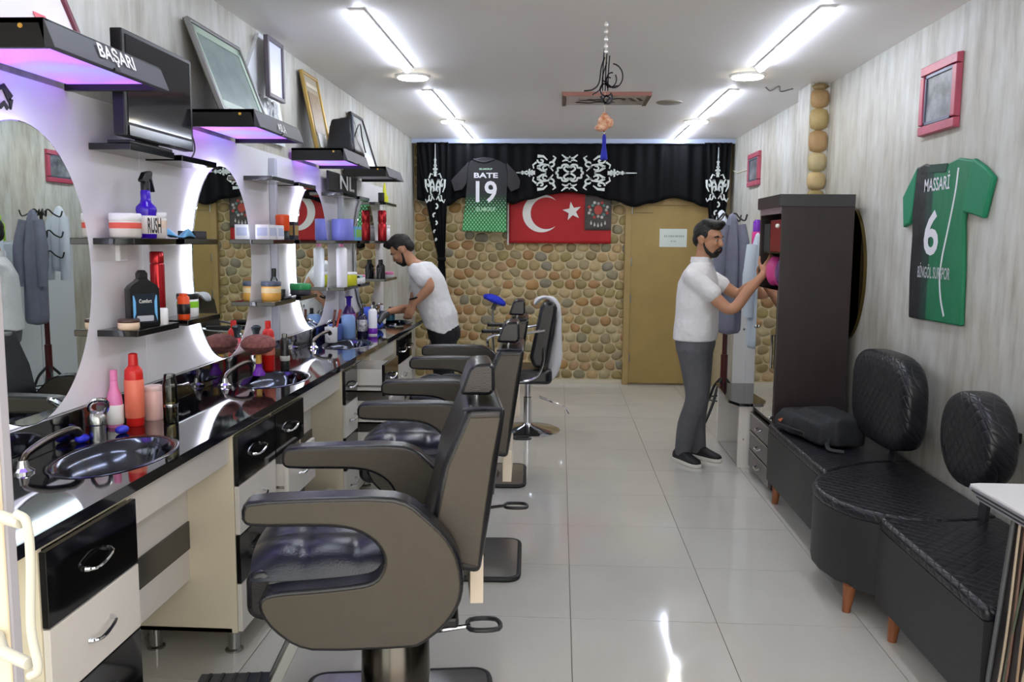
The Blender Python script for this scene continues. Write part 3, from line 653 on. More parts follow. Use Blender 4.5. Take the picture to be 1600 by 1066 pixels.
MB().prism([(-.034, .198), (.012, .196), (.014, .21), (.026, .205), (.05, .165), (.056, .168), (.036, .215), (.042, .235), (.03, .24), (-.01, .232), (-.036, .205)], (-1.485, 3.045, Zm), (0, 1, 0), (0, 0, 1), (.02, 0, 0)).build('trigger_head', black, t, bevel=.003)
jar('clear screw jar with a doll face label on the middle shelf', -1.50, 3.15, Zm, .046, .095, M('milky_plastic'), wplastic, M('face_label', 'e8cdb8', .5, c2='f4eae0', nscale=30), .22)
t = thing('cleaning_cloth', 'crumpled pale blue cloth on the middle shelf', 'cloth', (-1.50, 3.33, Zm))
MB().grid(lambda u, v: (-1.545+.10*u, 3.28+.11*v, Zm+.004+.035*abs(math.sin(3.1*u+2.2*v+.4))*(.3+.7*math.sin(math.pi*v))*(1 if 0 < u < 1 else .2)), 14, 14).build('fabric', skyblue, t, solid=.003)
carton('small flat black box on the middle shelf beside the lit mirror', -1.54, -1.47, 3.44, 3.56, Zm, .032, black, M('box_print', '3a3a44', .4))
# first bay, lower shelf
jar('small brown lidded clear jar of pale cream', -1.49, 2.915, Zl, .036, .036, M('cream_fill', 'e4c8ac', .4), M('brown_lid', '4a302a', .3), None, .35)
t = thing('shampoo_bottle', 'large flat black shampoo bottle with a blue label', 'bottle', (-1.48, 3.01, Zl))
sh = [(-.052, 0), (.052, 0), (.055, .008), (.055, .135), (.045, .148), (.022, .163), (.014, .17), (.014, .172), (-.014, .172), (-.022, .163), (-.045, .148), (-.055, .135), (-.055, .008)]
su = Vector((.62, .78, 0)); sn = Vector((.78, -.62, 0))
MB().prism(sh, V(-1.49, 3.02, Zl)-sn*.02, su, (0, 0, 1), sn*.04).build('body', M('shampoo_black', '0e0e12', .15), t, bevel=.007, seg=3)
MB().prism([(-.017, .17), (.017, .17), (.018, .19), (.009, .202), (-.009, .202), (-.018, .19)], V(-1.49, 3.02, Zl)-sn*.014, su, (0, 0, 1), sn*.028).build('cap', black, t, bevel=.004)
MB().prism(rrect(-.044, .044, .014, .118, .006), V(-1.49, 3.02, Zl)+sn*.0202, su, (0, 0, 1), sn*.0008).build('front_label', M('shampoo_label', '16202e', .3), t, smooth=False)
for sgn in (-1, 1): MB().prism([(sgn*.044, .02), (sgn*.034, .05), (sgn*.034, .09), (sgn*.04, .112), (sgn*.044, .112)], V(-1.49, 3.02, Zl)+sn*.0211, su, (0, 0, 1), sn*.0004).build('label_flash', skyblue, t, smooth=False)
MB().prism(rrect(-.032, .03, .02, .04, .004), V(-1.49, 3.02, Zl)+sn*.0211, su, (0, 0, 1), sn*.0004).build('label_panel', M('label_grey', 'b8bcc4', .4), t, smooth=False)
text('Comfort', V(-1.49, 3.02, Zl)+sn*.0215-su*.022+V(0, 0, .085), su, (0, 0, 1), .046, .014, labelw, t, 'lettering', depth=-.0006 if False else .0004, bold=.01)
bottle('tall red metallic hairspray can on the lower shelf', -1.50, 3.165, Zl, [(.024, 0), (.026, .004), (.026, .215), (.024, .222)], [(.0245, .223), (.0255, .226), (.0255, .262), (.022, .266)], redm, redm, name='spray_can', cat='can')
bottle('short white tub in front of the red hairspray can', -1.462, 3.10, Zl, [(.024, 0), (.026, .004), (.026, .056), (.022, .06)], None, wplastic, None, name='tub', cat='tub')
bottle('short orange can with a black label on the lower shelf', -1.475, 3.325, Zl, [(.022, 0), (.023, .003), (.023, .085), (.018, .09)], [(.016, .09), (.016, .10), (.012, .101)], orange, orange, black, (.02, .06, .0233), name='can', cat='can')
jar('white jar with a lime band and black lid', -1.50, 3.42, Zl, .042, .095, wplastic, black, M('lime_label', '8ad02c', .4), .25)
# worktop, first basin
bottle('slim pink bottle with a flowered label on the worktop', -1.545, 2.90, CT, [(.024, 0), (.026, .005), (.027, .085), (.024, .11), (.014, .14), (.012, .165)], [(.0125, .166), (.0125, .20), (.009, .202)], pink, pink, labelw, (.012, .08, .0275))
bottle('tall red shampoo bottle beside the slim pink bottle', -1.488, 2.93, CT, [(.026, 0), (.030, .005), (.031, .18), (.029, .2), (.017, .215)], [(.0165, .216), (.0165, .235), (.015, .255), (.008, .258)], red, red, M('coral_label', 'ef7a5e', .4), (.03, .165, .0315))
jar('pale pink round canister on the worktop', -1.475, 3.04, CT, .034, .125, palepink, M('pink_lid', 'f4d6d2', .4), None, .15, name='canister', cat='canister')
t = thing('glass_cylinder', 'clear glass cylinder half full of liquid on the worktop', 'bottle', (-1.385, 2.985, CT))
lathe_part(t, 'glass', clear, (-1.385, 2.985, CT), [(.024, 0), (.026, .004), (.026, .14), (.022, .155), (.02, .175), (.017, .178)])
lathe_part(t, 'liquid', glass_mat('liquid_tan', 'c8bc98', .6), (-1.385, 2.985, CT), [(.023, .004), (.0235, .006), (.0235, .13), (.022, .132)])
lathe_part(t, 'ring', chrome, (-1.385, 2.985, CT), [(.0268, .06), (.0272, .062), (.0272, .068), (.0268, .07)])
tag(MB().ell((-1.53, 2.66, CT+.014), (.02, .03, .014)).build('soap', M('soap_blue', '2a30d0', .3)), 'small bright blue soap piece beside the first mixer', 'soap')
tag(MB().ell((-1.47, 2.80, CT+.014), (.02, .03, .014)).build('sponge', M('sponge_blue', '3038c8', .5)), 'small blue sponge lump at the first basin rim', 'sponge')
# second bay
for k, y in enumerate((4.36, 4.50)): carton(('small white carton at the near end of the second bay shelf', 'small white carton beside the orange canister')[k], -1.53, -1.46, y-.05, y+.05, Zm, .075, wplastic, M('pale_print', 'c4cce4', .5))
bottle('orange canister on its black stand in the second bay', -1.50, 4.65, Zm, [(.036, 0), (.036, .045), (.034, .047)], [(.035, .048), (.037, .052), (.037, .13), (.03, .135)], black, orange, name='canister', cat='canister')
carton('black and gold carton in the second bay', -1.53, -1.47, 4.76, 4.84, Zm, .10, M('navy_box', '2a2e3e', .4), M('gold_print', 'a8884a', .5))
jar('square shouldered amber jar with a dark lid', -1.50, 4.44, Zl, .05, .098, M('amber_fill', 'e0a850', .3), M('slate_lid', '50586a', .35), M('amber_label', 'e8d0a0', .5), .26)
bottle('slim clear bottle with a tall black cap behind the amber jar', -1.53, 4.58, Zl, [(.02, 0), (.02, .10), (.012, .115)], [(.012, .116), (.012, .16), (.009, .162)], clear, black)
jar('tiny black pot beside the amber jar', -1.49, 4.58, Zl, .02, .05, black, black, None, .3)
for k, y in enumerate((4.56, 4.64)): tag(MB().tube([(-1.46, y-.05, Zl+.006), (-1.45, y+.05, Zl+.006)], .006, 8).build('clip', M('clip_white', 'd8d8dc', .3) if k else black), ('black hair clip lying on the second bay shelf', 'white hair clip lying on the second bay shelf')[k], 'clip')
jar('green tub with a grey base on the second bay shelf', -1.49, 4.92, Zl, .058, .065, M('grey_tub', '4a4a54', .4), M('green_tub', '2c9858', .35), None, .55, name='tub', cat='tub')
bottle('tall red shampoo bottle beside the big powder brush', -1.46, 4.26, CT, [(.026, 0), (.03, .005), (.03, .18), (.027, .2), (.014, .215)], [(.0145, .216), (.0145, .25), (.01, .252)], red, red, M('coral_label2', 'e88a74', .4), (.08, .17, .0305))
bottle('dark headed crimson spray bottle beside the big powder brush', -1.50, 4.20, CT, [(.024, 0), (.026, .005), (.026, .15), (.014, .17)], [(.014, .171), (.016, .20), (.026, .225), (.012, .235)], M('crimson', 'c0203c', .3), M('dark_teal', '24343a', .35))
t = thing('powder_brush', 'big round powder brush with dusky pink bristles and purple foot', 'brush', (-1.455, 4.10, CT))
lathe_part(t, 'foot', violet, (-1.455, 4.10, CT), [(.03, 0), (.03, .01), (.018, .03), (.014, .05), (.02, .058)])
lathe_part(t, 'ferrule', gold, (-1.455, 4.10, CT), [(.014, .055), (.013, .10), (.02, .105)])
MB().lathe((-1.455, 4.10, CT), [(.018, .104), (.06, .118), (.084, .145), (.082, .165), (.06, .188), (.03, .198)], 40).build('bristles', M('dusky_bristle', '8a5550', .9, noise=.35, nscale=60), t)
bottle('slim black styling can with pale lettering on the worktop', -1.38, 4.27, CT, [(.022, 0), (.023, .004), (.023, .15), (.014, .165)], [(.013, .166), (.013, .185), (.009, .188)], M('styling_black', '20221f', .3), clear, M('pale_band', 'b8bcb0', .5), (.05, .075, .0234), name='can', cat='can')
text('MEN', (-1.358, 4.255, CT+.11), (.3, .95, 0), (0, 0, 1), .03, .02, labelw, bpy.data.objects['can.001'] if 'can.001' in bpy.data.objects else None, 'lettering', depth=.0035)
# third bay
bottle('large violet blue tub on the third bay shelf', -1.49, 5.92, Zm, [(.072, 0), (.075, .005), (.075, .14), (.072, .145)], None, lilac, None, name='tub', cat='tub')
carton('sky blue and green pack on the third bay shelf', -1.53, -1.47, 6.22, 6.40, Zm, .10, skyblue, M('pack_green', '8ac860', .5))
bottle('tall white bottle with a pink cap on the third bay shelf', -1.47, 5.80, Zl, [(.034, 0), (.036, .005), (.036, .255), (.02, .27)], [(.014, .271), (.016, .29), (.01, .293)], wplastic, pink)
jar('lime yellow tub with a white lid on the third bay shelf', -1.47, 6.0, Zl, .055, .095, yellow, wplastic, None, .2, name='tub', cat='tub')
for k, y in enumerate((6.24, 6.33, 6.42)): jar(('white pot with black lid', 'white pot with mint lid', 'white pot with pink lid')[k]+' on the third bay shelf', -1.49, y, Zl, .038, .06, wplastic, (black, M('mint', '9ad8cc', .4), pink)[k], None, .3, name='pot', cat='pot')
# worktop, third basin
t = thing('mug', 'white ceramic mug with a side handle on the worktop', 'mug', (-1.47, 5.50, CT))
lathe_part(t, 'cup', M('ceramic', 'f2f2f4', .15), (-1.47, 5.50, CT), [(.036, 0), (.04, .004), (.042, .10), (.038, .10), (.036, .01), (.01, .008)])
MB().tube(bez([(-1.47, 5.458, CT+.08), (-1.47, 5.43, CT+.075), (-1.47, 5.425, CT+.045), (-1.47, 5.458, CT+.025)], 5), .006, 8).build('handle', M('ceramic'), t)
for k in range(2):
    tag(MB().tube([(-1.465+.012*k, 5.50, CT+.012), (-1.45+.03*k, 5.53+.02*k, CT+.21)], [.005, .009], 8).build('shaving_brush', M('brush_brown', '6a3a2c', .5) if k == 0 else M('brush_red', 'b8402c', .5)), ('brown handled brush standing in the white mug', 'red handled brush standing in the white mug')[k], 'brush')
carton('small blue carton behind the mug', -1.53, -1.46, 5.64, 5.74, CT, .10, M('steel_blue', '4a5ea8', .4), None)
bottle('pale blue wide bottle on the worktop', -1.43, 5.80, CT, [(.044, 0), (.047, .005), (.047, .14), (.035, .155)], None, M('powder_blue', '7898c8', .35), None)
bottle('deep purple pump bottle on the worktop', -1.48, 6.02, CT, [(.04, 0), (.045, .005), (.045, .15), (.02, .2)], [(.016, .2), (.018, .25), (.03, .265), (.01, .27)], M('aubergine', '3c1a5e', .2), purple, M('magenta_label', 'a03a90', .4), (.09, .145, .0455))
bottle('dark round labelled bottle with white print', -1.37, 5.95, CT, [(.033, 0), (.035, .004), (.035, .13), (.015, .15)], [(.013, .15), (.013, .185), (.01, .187)], M('indigo', '1e1a3a', .2), black, M('bw_label', '3a3440', .4, c2='e8e4e4', nscale=40), (.03, .11, .0355))
bottle('white spray can with a violet base band', -1.30, 5.97, CT, [(.03, 0), (.031, .004), (.031, .17), (.016, .185)], [(.014, .185), (.014, .21), (.01, .212)], wplastic, steel, violet, (.01, .05, .0315), name='spray_can', cat='can')
t = thing('blue_towel', 'crumpled blue towel heap on the worktop near the man', 'towel', (-1.40, 6.42, CT))
MB().ell((-1.42, 6.42, CT+.055), (.09, .12, .055)).ell((-1.36, 6.34, CT+.04), (.06, .09, .04)).ell((-1.45, 6.50, CT+.10), (.07, .08, .06)).ell((-1.44, 6.40, CT+.11), (.06, .08, .04)).build('fabric', M('royal_blue_cloth', '3c58d0', .8, noise=.2, nscale=25, bump=.5, bscale=50), t, remesh=.012, sm=3)
tag(MB().tube([(-1.33, 6.28, CT+.05), (-1.31, 6.36, CT+.10), (-1.30, 6.44, CT+.105)], [.02, .026, .03], 12).build('hair_clipper', black), 'black hair clipper lying on the blue towel', 'clipper')
bottle('slim dark bottle beside the blue towel', -1.45, 6.70, CT, [(.03, 0), (.03, .12), (.014, .14)], [(.012, .14), (.012, .18), (.01, .182)], M('bottle_ink', '20202c', .2), black)
bottle('white capped dark lotion bottle beside the blue towel', -1.37, 6.62, CT, [(.028, 0), (.028, .10), (.014, .12)], [(.012, .12), (.014, .16), (.01, .162)], M('navy', '2a2a44', .25), wplastic, labelw, (.02, .09, .0285))
bottle('teal tinted flask beside the reaching hand', -1.40, 7.12, CT, [(.035, 0), (.036, .06), (.02, .09)], [(.014, .09), (.014, .11), (.01, .112)], M('teal', '2a6a88', .2), chrome)
# last bay shelf
for k, y in enumerate((7.2,)): bottle('tall waisted red hairspray can on the last shelf', -1.48, y, Zm, [(.034, 0), (.036, .005), (.036, .13), (.03, .145), (.036, .16), (.036, .24), (.03, .25)], None, redm, None, name='spray_can', cat='can')
jar('white ridged jar beside the waisted red can', -1.49, 7.34, Zm, .048, .13, wplastic, wplastic, None, .2)
bottle('upright yellow tube on the top shelf of the last bay', -1.49, 7.36, ZS[0], [(.03, 0), (.032, .06), (.03, .061)], [(.02, .062), (.008, .16), (.005, .17)], yellow, yellow, name='tube', cat='tube')
jar('black tapered brush cup on the top shelf of the last bay', -1.49, 7.22, ZS[0], .026, .08, black, black, None, .15, name='cup', cat='cup')
for k, y in enumerate((7.18, 7.27)): bottle(('small dark oil bottle at the near end of the last shelf', 'small dark oil bottle beside the white and pink pot')[k], -1.50, y, Zl, [(.026, 0), (.027, .10), (.012, .12)], [(.01, .12), (.01, .155), (.008, .157)], M('oil_dark', '14161e', .2), black)
jar('white and pink pot on the lowest shelf of the last bay', -1.48, 7.40, Zl, .055, .05, wplastic, pink, None, .5, name='pot', cat='pot')
print('part4 ok')
# ------------------------------------------------------------------ barber chairs (local: +x forward, z up)
def barber_chair():
    t = thing('barber_chair', 'x', 'chair')
    # base plate with black rubber rim, pump column
    pl = MB().prism(rrect(-.31, .30, -.26, .26, .05), (0, 0, .004), (1, 0, 0), (0, 1, 0), (0, 0, .018)).build('base_plate', M('plate_mirror', 'd8d8d8', .22, metal=1), t, smooth=False)
    rim = rrect(-.315, .305, -.265, .265, .055); MB().tube([(x, y, .012) for x, y in rim], .013, 8, closed=True).build('rim', M('rubber', '1a1b1e', .6), pl)
    MB().lathe((0, 0, 0), [(.15, .02), (.15, .03), (.125, .05), (.112, .12), (.108, .30), (.10, .31)], 32).build('pump_column', M('dark_chrome', '5a5650', .2, metal=1), t)
    MB().lathe((0, 0, 0), [(.06, .30), (.06, .40)], 20).build('ram', chrome, t)
    MB().box(-.2, .25, -.2, .2, .385, .42).build('seat_pan', black, t, smooth=False, bevel=.01)
    MB().tube(bez([(.02, -.12, .16), (-.10, -.17, .20), (-.17, -.17, .215), (-.25, -.17, .225)], 5), .008, 8).build('pump_pedal', chrome, t)
    MB().tube(loop([(-.25, -.14, .225), (-.25, -.24, .215), (-.34, -.24, .215), (-.345, -.14, .225)], 4), .0085, 8, closed=True).build('pedal_loop', M('pedal_black', '2c2c2e', .4), t)
    # seat
    def top(u, v):
        x = -.20+.60*u; y = -.262+.524*v
        q = abs(math.sin(u*math.pi*4))**.6*abs(math.sin(v*math.pi*3))**.6 if .02 < u < .98 and .02 < v < .98 else 0
        e = (1-(2*v-1)**8)*(1-max(0, (u-.82)/.18)**2*.4)
        return (x+(.02*math.sin(math.pi*v)*(u**2)), y, .575+.078*e+.013*q*e)
    mb = MB().grid(top, 40, 36); mb.build('cushion', leatherb, t, ang=180)
    MB().prism(rrect(-.20, .405, -.258, .258, .05), (0, 0, .45), (1, 0, 0), (0, 1, 0), (0, 0, .135)).build('seat_base', leather, t, bevel=.02, seg=3)
    MB().prism(rrect(.33, .415, .455, .605, .04), (0, -.258, 0), (1, 0, 0), (0, 0, 1), (0, .516, 0)).build('front_roll', leather, t, bevel=.02, seg=3)
    # arms: padded shell with a taupe outer panel
    prof = [(.40, .775), (.40, .822), (.375, .84), (.19, .845), (.0, .845), (-.07, .825), (-.13, .782), (-.195, .735), (-.24, .68), (-.262, .61), (-.258, .55), (-.235, .505), (-.185, .455), (-.10, .405), (-.06, .40), (.20, .397), (.265, .415), (.325, .465), (.355, .51), (.363, .545), (.35, .567), (.31, .578), (.19, .584), (.075, .594), (.04, .605), (.022, .63), (.014, .66), (.022, .69), (.045, .72), (.085, .745), (.13, .757), (.20, .762), (.37, .763)]
    prof = [(-.05+(x+.05)*.76 if x < -.05 else x, z) for x, z in prof]
    def inset(P, d):
        out = []
        for i in range(len(P)):
            a, b, c = Vector(P[i-1]), Vector(P[i]), Vector(P[(i+1) % len(P)])
            n1 = Vector((-(b-a).y, (b-a).x)).normalized(); n2 = Vector((-(c-b).y, (c-b).x)).normalized(); n = (n1+n2).normalized()
            out.append(b-n*d)
        return out
    prof = chaikin(prof)
    ins = inset(prof, .011)
    # keep the winding independent: the inset must shrink the outline
    area = lambda P: abs(sum(P[i-1][0]*P[i][1]-P[i][0]*P[i-1][1] for i in range(len(P))))
    if area(ins) > area(prof): ins = inset(prof, -.011)
    for s in (-1, 1):
        a = MB().prism(prof, (0, s*.265, 0), (1, 0, 0), (0, 0, 1), (0, s*.085, 0)).build('armrest', leather, t, bevel=.010, seg=3)
        MB().prism(ins, (0, s*.349, 0), (1, 0, 0), (0, 0, 1), (0, s*.006, 0)).build('side_panel', taupe, a, bevel=.004)
        MB().prism(ins, (0, s*.266, 0), (1, 0, 0), (0, 0, 1), (0, -s*.004, 0)).build('inner_panel', taupe, a, bevel=.003)
    # backrest, leaning back
    bp = [(-.075, .60), (-.115, .737), (-.150, .90), (-.222, 1.07), (-.335, 1.072), (-.315, .93), (-.29, .75), (-.262, .576)]
    b = MB().prism(bp, (0, -.25, 0), (1, 0, 0), (0, 0, 1), (0, .50, 0)).build('backrest', leather, t, bevel=.018, seg=3)
    si = [(-.115, .64), (-.135, .737), (-.168, .90), (-.230, 1.045), (-.318, 1.047), (-.297, .93), (-.272, .75), (-.255, .60)]
    for s in (-1, 1): MB().prism(si, (0, s*.249, 0), (1, 0, 0), (0, 0, 1), (0, s*.006, 0)).build('back_side_panel', taupe, b, bevel=.003)
    # piping along the edges of the backrest top
    for s in (-1, 1): MB().tube([(-.21, s*.243, 1.067), (-.27, s*.243, 1.072), (-.325, s*.243, 1.069)], .005, 6).build('piping', leatherb, b)
    h = MB().prism([(-.205, 1.088), (-.232, 1.165), (-.25, 1.182), (-.295, 1.184), (-.31, 1.175), (-.312, 1.10), (-.295, 1.085)], (0, -.09, 0), (1, 0, 0), (0, 0, 1), (0, .21, 0)).build('headrest', leather, t, bevel=.014, seg=3)
    for s in (-1, 1): MB().cyl((-.26, s*.05, 1.05), (-.255, s*.05, 1.12), .007, n=10).build('headrest_post', chrome, h)
    MB().box(-.278, -.236, -.235, .12, .43, .585).build('rear_flap', M('cream_plastic', 'efe0cc', .5), t, smooth=False, bevel=.003)
    # footrest
    f = MB().box(.40, .67, -.19, .19, .055, .073).build('footrest', M('tread_rubber', '1c2230', .3), t, smooth=False, bevel=.004)
    for k in range(6): MB().box(.42+.042*k, .43+.042*k, -.18, .18, .073, .078).build('tread', M('tread_line', '0c0e14', .5), f, smooth=False)
    for s in (-1, 1):
        MB().slab((.24, s*.17-.01, .42), (.17, 0, -.36), (0, .02, 0), (.03, 0, .012)).build('footrest_arm', steel, f, smooth=False, bevel=.003)
    return t
proto = barber_chair()
seats = [((-.515, 2.66), 180, 'taupe sided barber chair at the first basin, nearest the shop front'),
         ((-.495, 4.07), 178, 'taupe sided barber chair at the second basin'),
         ((-.53, 5.60), 178, 'taupe sided barber chair at the third basin')]
for i, ((x, y), a, lab) in enumerate(seats):
    c = proto if i == 0 else copy_tree(proto)
    c.location = (x, y, 0); c.rotation_euler = (0, 0, R(a+8 if i == 0 else a+4)); tag(c, lab, 'chair', 'barber chairs facing the mirrors')
# chrome based styling chair at the far end
def styling_chair(x, y):
    t = thing('styling_chair', 'black styling chair with chrome loop arms and round chrome base', 'chair', (x, y, 0))
    MB().lathe((x, y, 0), [(.27, 0), (.27, .008), (.24, .022), (.06, .05), (.035, .07)], 40).build('disc_base', chrome, t)
    MB().lathe((x, y, 0), [(.034, .06), (.034, .28), (.025, .285), (.025, .42)], 20).build('column', chrome, t)
    MB().prism(rrect(x-.26, x+.2, y-.24, y+.24, .06), (0, 0, .42), (1, 0, 0), (0, 1, 0), (0, 0, .12)).build('seat', leather, t, bevel=.03, seg=3)
    MB().prism([(x+.05, .56), (x+.02, .64), (x+.10, 1.04), (x+.14, 1.085), (x+.215, 1.075), (x+.235, 1.03), (x+.16, .58), (x+.11, .55)], (0, y-.23, 0), (1, 0, 0), (0, 0, 1), (0, .46, 0)).build('backrest', leather, t, bevel=.035, seg=3)
    for s in (-1, 1):
        MB().tube(bez([(x+.14, y+s*.25, .86), (x-.05, y+s*.27, .83), (x-.28, y+s*.27, .81), (x-.31, y+s*.27, .72), (x-.26, y+s*.26, .52), (x-.05, y+s*.25, .45), (x+.09, y+s*.25, .50), (x+.13, y+s*.25, .62), (x+.13, y+s*.25, .72)], 5), .011, 8).build('arm_loop', chrome, t)
        MB().prism(rrect(x-.36, x-.02, y+s*.27-.03, y+s*.27+.03, .02), (0, 0, .835), (1, 0, 0), (0, 1, 0), (0, 0, .03)).build('arm_pad', black, t, bevel=.008)
    MB().tube(bez([(x+.1, y-.1, .30), (x+.22, y-.13, .26), (x+.3, y-.13, .22), (x+.34, y-.13, .17)], 5), .009, 8).build('pump_lever', chrome, t)
    MB().tube([(x-.2, y-.12, .40), (x-.42, y-.12, .16), (x-.42, y+.12, .16), (x-.2, y+.12, .40)], .011, 8).build('foot_bar', chrome, t)
    return t
styling_chair(-.25, 7.05)
# towel hung over the back of that chair
t = thing('hanging_towel', 'white towel hung over the back of the styling chair', 'towel', (.0, 7.12, .42))
mb = MB(); rs = []
for x, z, rx, ry in ((-.20, 1.04, .012, .07), (-.17, 1.10, .03, .075), (-.11, 1.115, .03, .08), (-.04, 1.095, .025, .08), (.0, 1.0, .022, .08), (-.01, .86, .03, .08), (-.02, .72, .045, .085), (-.03, .60, .062, .09), (-.05, .50, .058, .09), (-.075, .425, .035, .08)):
    rs.append([(x+rx*(1+.15*math.sin(5*q*math.pi/10))*math.cos(q*math.pi/10), 7.02+ry*math.sin(q*math.pi/10), z+.012*math.sin(q*1.3)) for q in range(20)])
mb.rings(rs).build('fabric', M('towel_white', 'd8d8de', .9, bump=.3, bscale=120), t, ang=180, subsurf=1)
# blue duster on a grey pole near the stone wall
t = thing('blue_duster', 'fluffy blue duster head on a thin grey pole by the stone wall', 'duster', (-.68, 9.0, 0))
MB().tube([(-.69, 9.0, .0), (-.69, 9.0, .86)], .012, 8).build('pole', M('pole_grey', '7a7a78', .4), t)
MB().tube([(-.69, 9.0, .85), (-.66, 9.0, .93)], [.03, .02], 10).build('socket', M('socket_grey', '50504e', .4), t)
rot = Matrix.Rotation(R(22), 3, 'Y')
mb = MB().ell((-.67, 9.0, .955), (.115, .07, .045), 18, 10, rot)
for q in range(12): mb.ell(V(-.67, 9.0, .955)+rot @ V(.10*math.cos(q*.524), .06*math.sin(q*.524), -.01), (.03, .03, .03), 8, 6)
mb.build('head', M('duster_blue', '1c2fc0', .8, bump=.6, bscale=60), t, remesh=.012, sm=2)
# floor bin and small rubbish in the knee space beside the second chair
t = thing('rubbish_bag', 'crumpled pale plastic bag on the floor in the second knee space', 'bag', (-1.27, 4.44, 0))
MB().ell((-1.27, 4.44, .09), (.07, .12, .09)).ell((-1.24, 4.50, .16), (.05, .07, .06)).ell((-1.30, 4.40, .17), (.05, .07, .05)).build('film', M('bag_film', 'b8b8b4', .35, bump=.8, bscale=18), t, remesh=.02, sm=1)
print('part5 ok')
# ------------------------------------------------------------------ back wall: curtain, flag, shirts
curtm = M('black_velvet', '08090d', .75, spec=.2)
YC = YB-.13
t = thing('curtain_pelmet', 'black pleated pelmet curtain with a scalloped hem over the stone wall', 'curtain', (.1, YC, 1.9))
hem = [(-1.60, 2.0), (-1.45, 1.98), (-1.23, 1.93), (-1.05, 2.02), (-.80, 2.06), (-.60, 1.98), (-.52, 1.955), (-.35, 2.0), (-.12, 2.06), (.08, 2.085), (.30, 2.06), (.55, 2.0), (.78, 1.93), (.95, 1.97), (1.2, 2.03), (1.38, 1.99), (1.5, 1.94), (1.62, 1.92), (1.80, 1.95)]
def hemz(x):
    for (a, za), (b, zb) in zip(hem, hem[1:]):
        if a <= x <= b: f_ = (x-a)/(b-a); f_ = f_*f_*(3-2*f_); return za+(zb-za)*f_
    return hem[-1][1]
def pel(u, v):
    x = -1.545+3.30*u; zb = hemz(x); z = 2.60+(zb-2.60)*v
    return (x, YC+.012*math.sin(x*46)+.010*math.sin(x*27+1.3)-.014*v*math.sin(x*11), z)
MB().grid(pel, 220, 12).build('drape', curtm, t, ang=180, solid=.004)
def side_drape(x0, x1, xt, ztie, label, tail):
    t = thing('side_drape', label, 'curtain', (xt, YC-.03, tail), 'gathered side drapes')
    def fn(u, v):
        if v < .62: k = v/.62; z = 2.60+(ztie-2.60)*k; e = 1-k**1.25
        else: k = (v-.62)/.38; z = ztie+(tail-ztie)*k; e = .0-.0*k
        w0 = xt-.035; w1 = xt+.035
        if v >= .62: w0 -= .03*k; w1 += .03*k
        a = w0+(x0-w0)*max(e, 0); b = w1+(x1-w1)*max(e, 0)
        x = a+(b-a)*u; return (x, YC-.055+.012*math.sin(u*30)*(1-.5*v), z)
    MB().grid(fn, 50, 30).build('drape', curtm, t, ang=180, solid=.004)
    MB().tube([(xt-.045, YC-.06, ztie), (xt+.045, YC-.06, ztie)], .014, 8, flat=1.6).build('tie_band', curtm, t)
    return t
dl = side_drape(-1.54, -1.20, -1.275, 1.36, 'black gathered drape with white ornament on the mirror side', .82)
dr = side_drape(1.50, 1.78, 1.66, 1.30, 'black gathered drape with white ornament beside the ochre door', .9)
ornm = M('ornament_white', 'dfe6e4', .35)
def motif(q):
    """lines of one scroll cluster growing along +x from 0 to 1, half width about .5"""
    L = []
    for s in (-1, 1):
        L += [(spiral(.10, s*.26, .02, .10, 0, s*300), .045), (spiral(.32, s*.34, .015, .085, s*60, s*380), .045), (spiral(.22, s*.12, .02, .08, 180, 180+s*280), .04),
              ([(.05, s*.05), (.16, s*.22), (.30, s*.24), (.40, s*.16)], (.03, .07)), ([(.40, s*.16), (.30, s*.06), (.20, s*.02)], (.07, .02)),
              ([(.18, s*.36), (.27, s*.46), (.40, s*.47)], (.03, .08)), ([(.05, s*.32), (.0, s*.42), (.06, s*.48)], (.07, .03)),
              ([(.42, s*.30), (.50, s*.22), (.48, s*.12)], (.05, .03)), (spiral(.56, s*.08, .01, .05, 90*s, 90*s-s*270), .035)]
    L += [([(.45, 0), (.62, .0)], (.10, .06)), ([(.62, .05), (.70, 0), (.62, -.05)], .045), ([(.68, 0), (.80, 0)], (.07, .03)), ([(.72, .05), (.78, 0), (.72, -.05)], .03), ([(.78, 0), (1.0, 0)], (.035, .015))]
    return L
sc = lambda L, ox, oz, kx, kz: [([(ox+x*kx, oz+y*kz) for x, y in P], (w[0]*abs(kz)*1.15, w[1]*abs(kz)*1.15) if isinstance(w, tuple) else w*abs(kz)*1.15) for P, w in L]
cxm, czm = .09, 2.285
lines = sc(motif(0), cxm+.15, czm, .56, .37)+sc(motif(0), cxm-.15, czm, -.48, .37)
knot = [((.02, 0), (.06, .035), (.05, .06), (.02, .05), (.05, .09), (.12, .095), (.135, .055), (.18, .05), (.17, .015), (.19, 0))]
K = [(.018, .0), (.055, .03), (.04, .062), (.01, .05)]
for sx_ in (-1, 1):
    for sz_ in (-1, 1):
        lines += [([(cxm+sx_*x, czm+sz_*y) for x, y in bez([(0, .0, 0), (.03, .02, 0), (.055, .045, 0), (.035, .07, 0), (.012, .055, 0)], 4) for x, y in [(x, y)]] if False else [(cxm+sx_*p.x, czm+sz_*p.y) for p in bez([(0, 0, 0), (.035, .018, 0), (.06, .042, 0), (.038, .068, 0), (.012, .055, 0)], 4)], .02),
                  ([(cxm+sx_*p.x, czm+sz_*p.y) for p in bez([(0, .055, 0), (.03, .085, 0), (.075, .08, 0), (.085, .055, 0), (.125, .05, 0), (.125, .02, 0), (.148, 0, 0)], 4)], .02)]
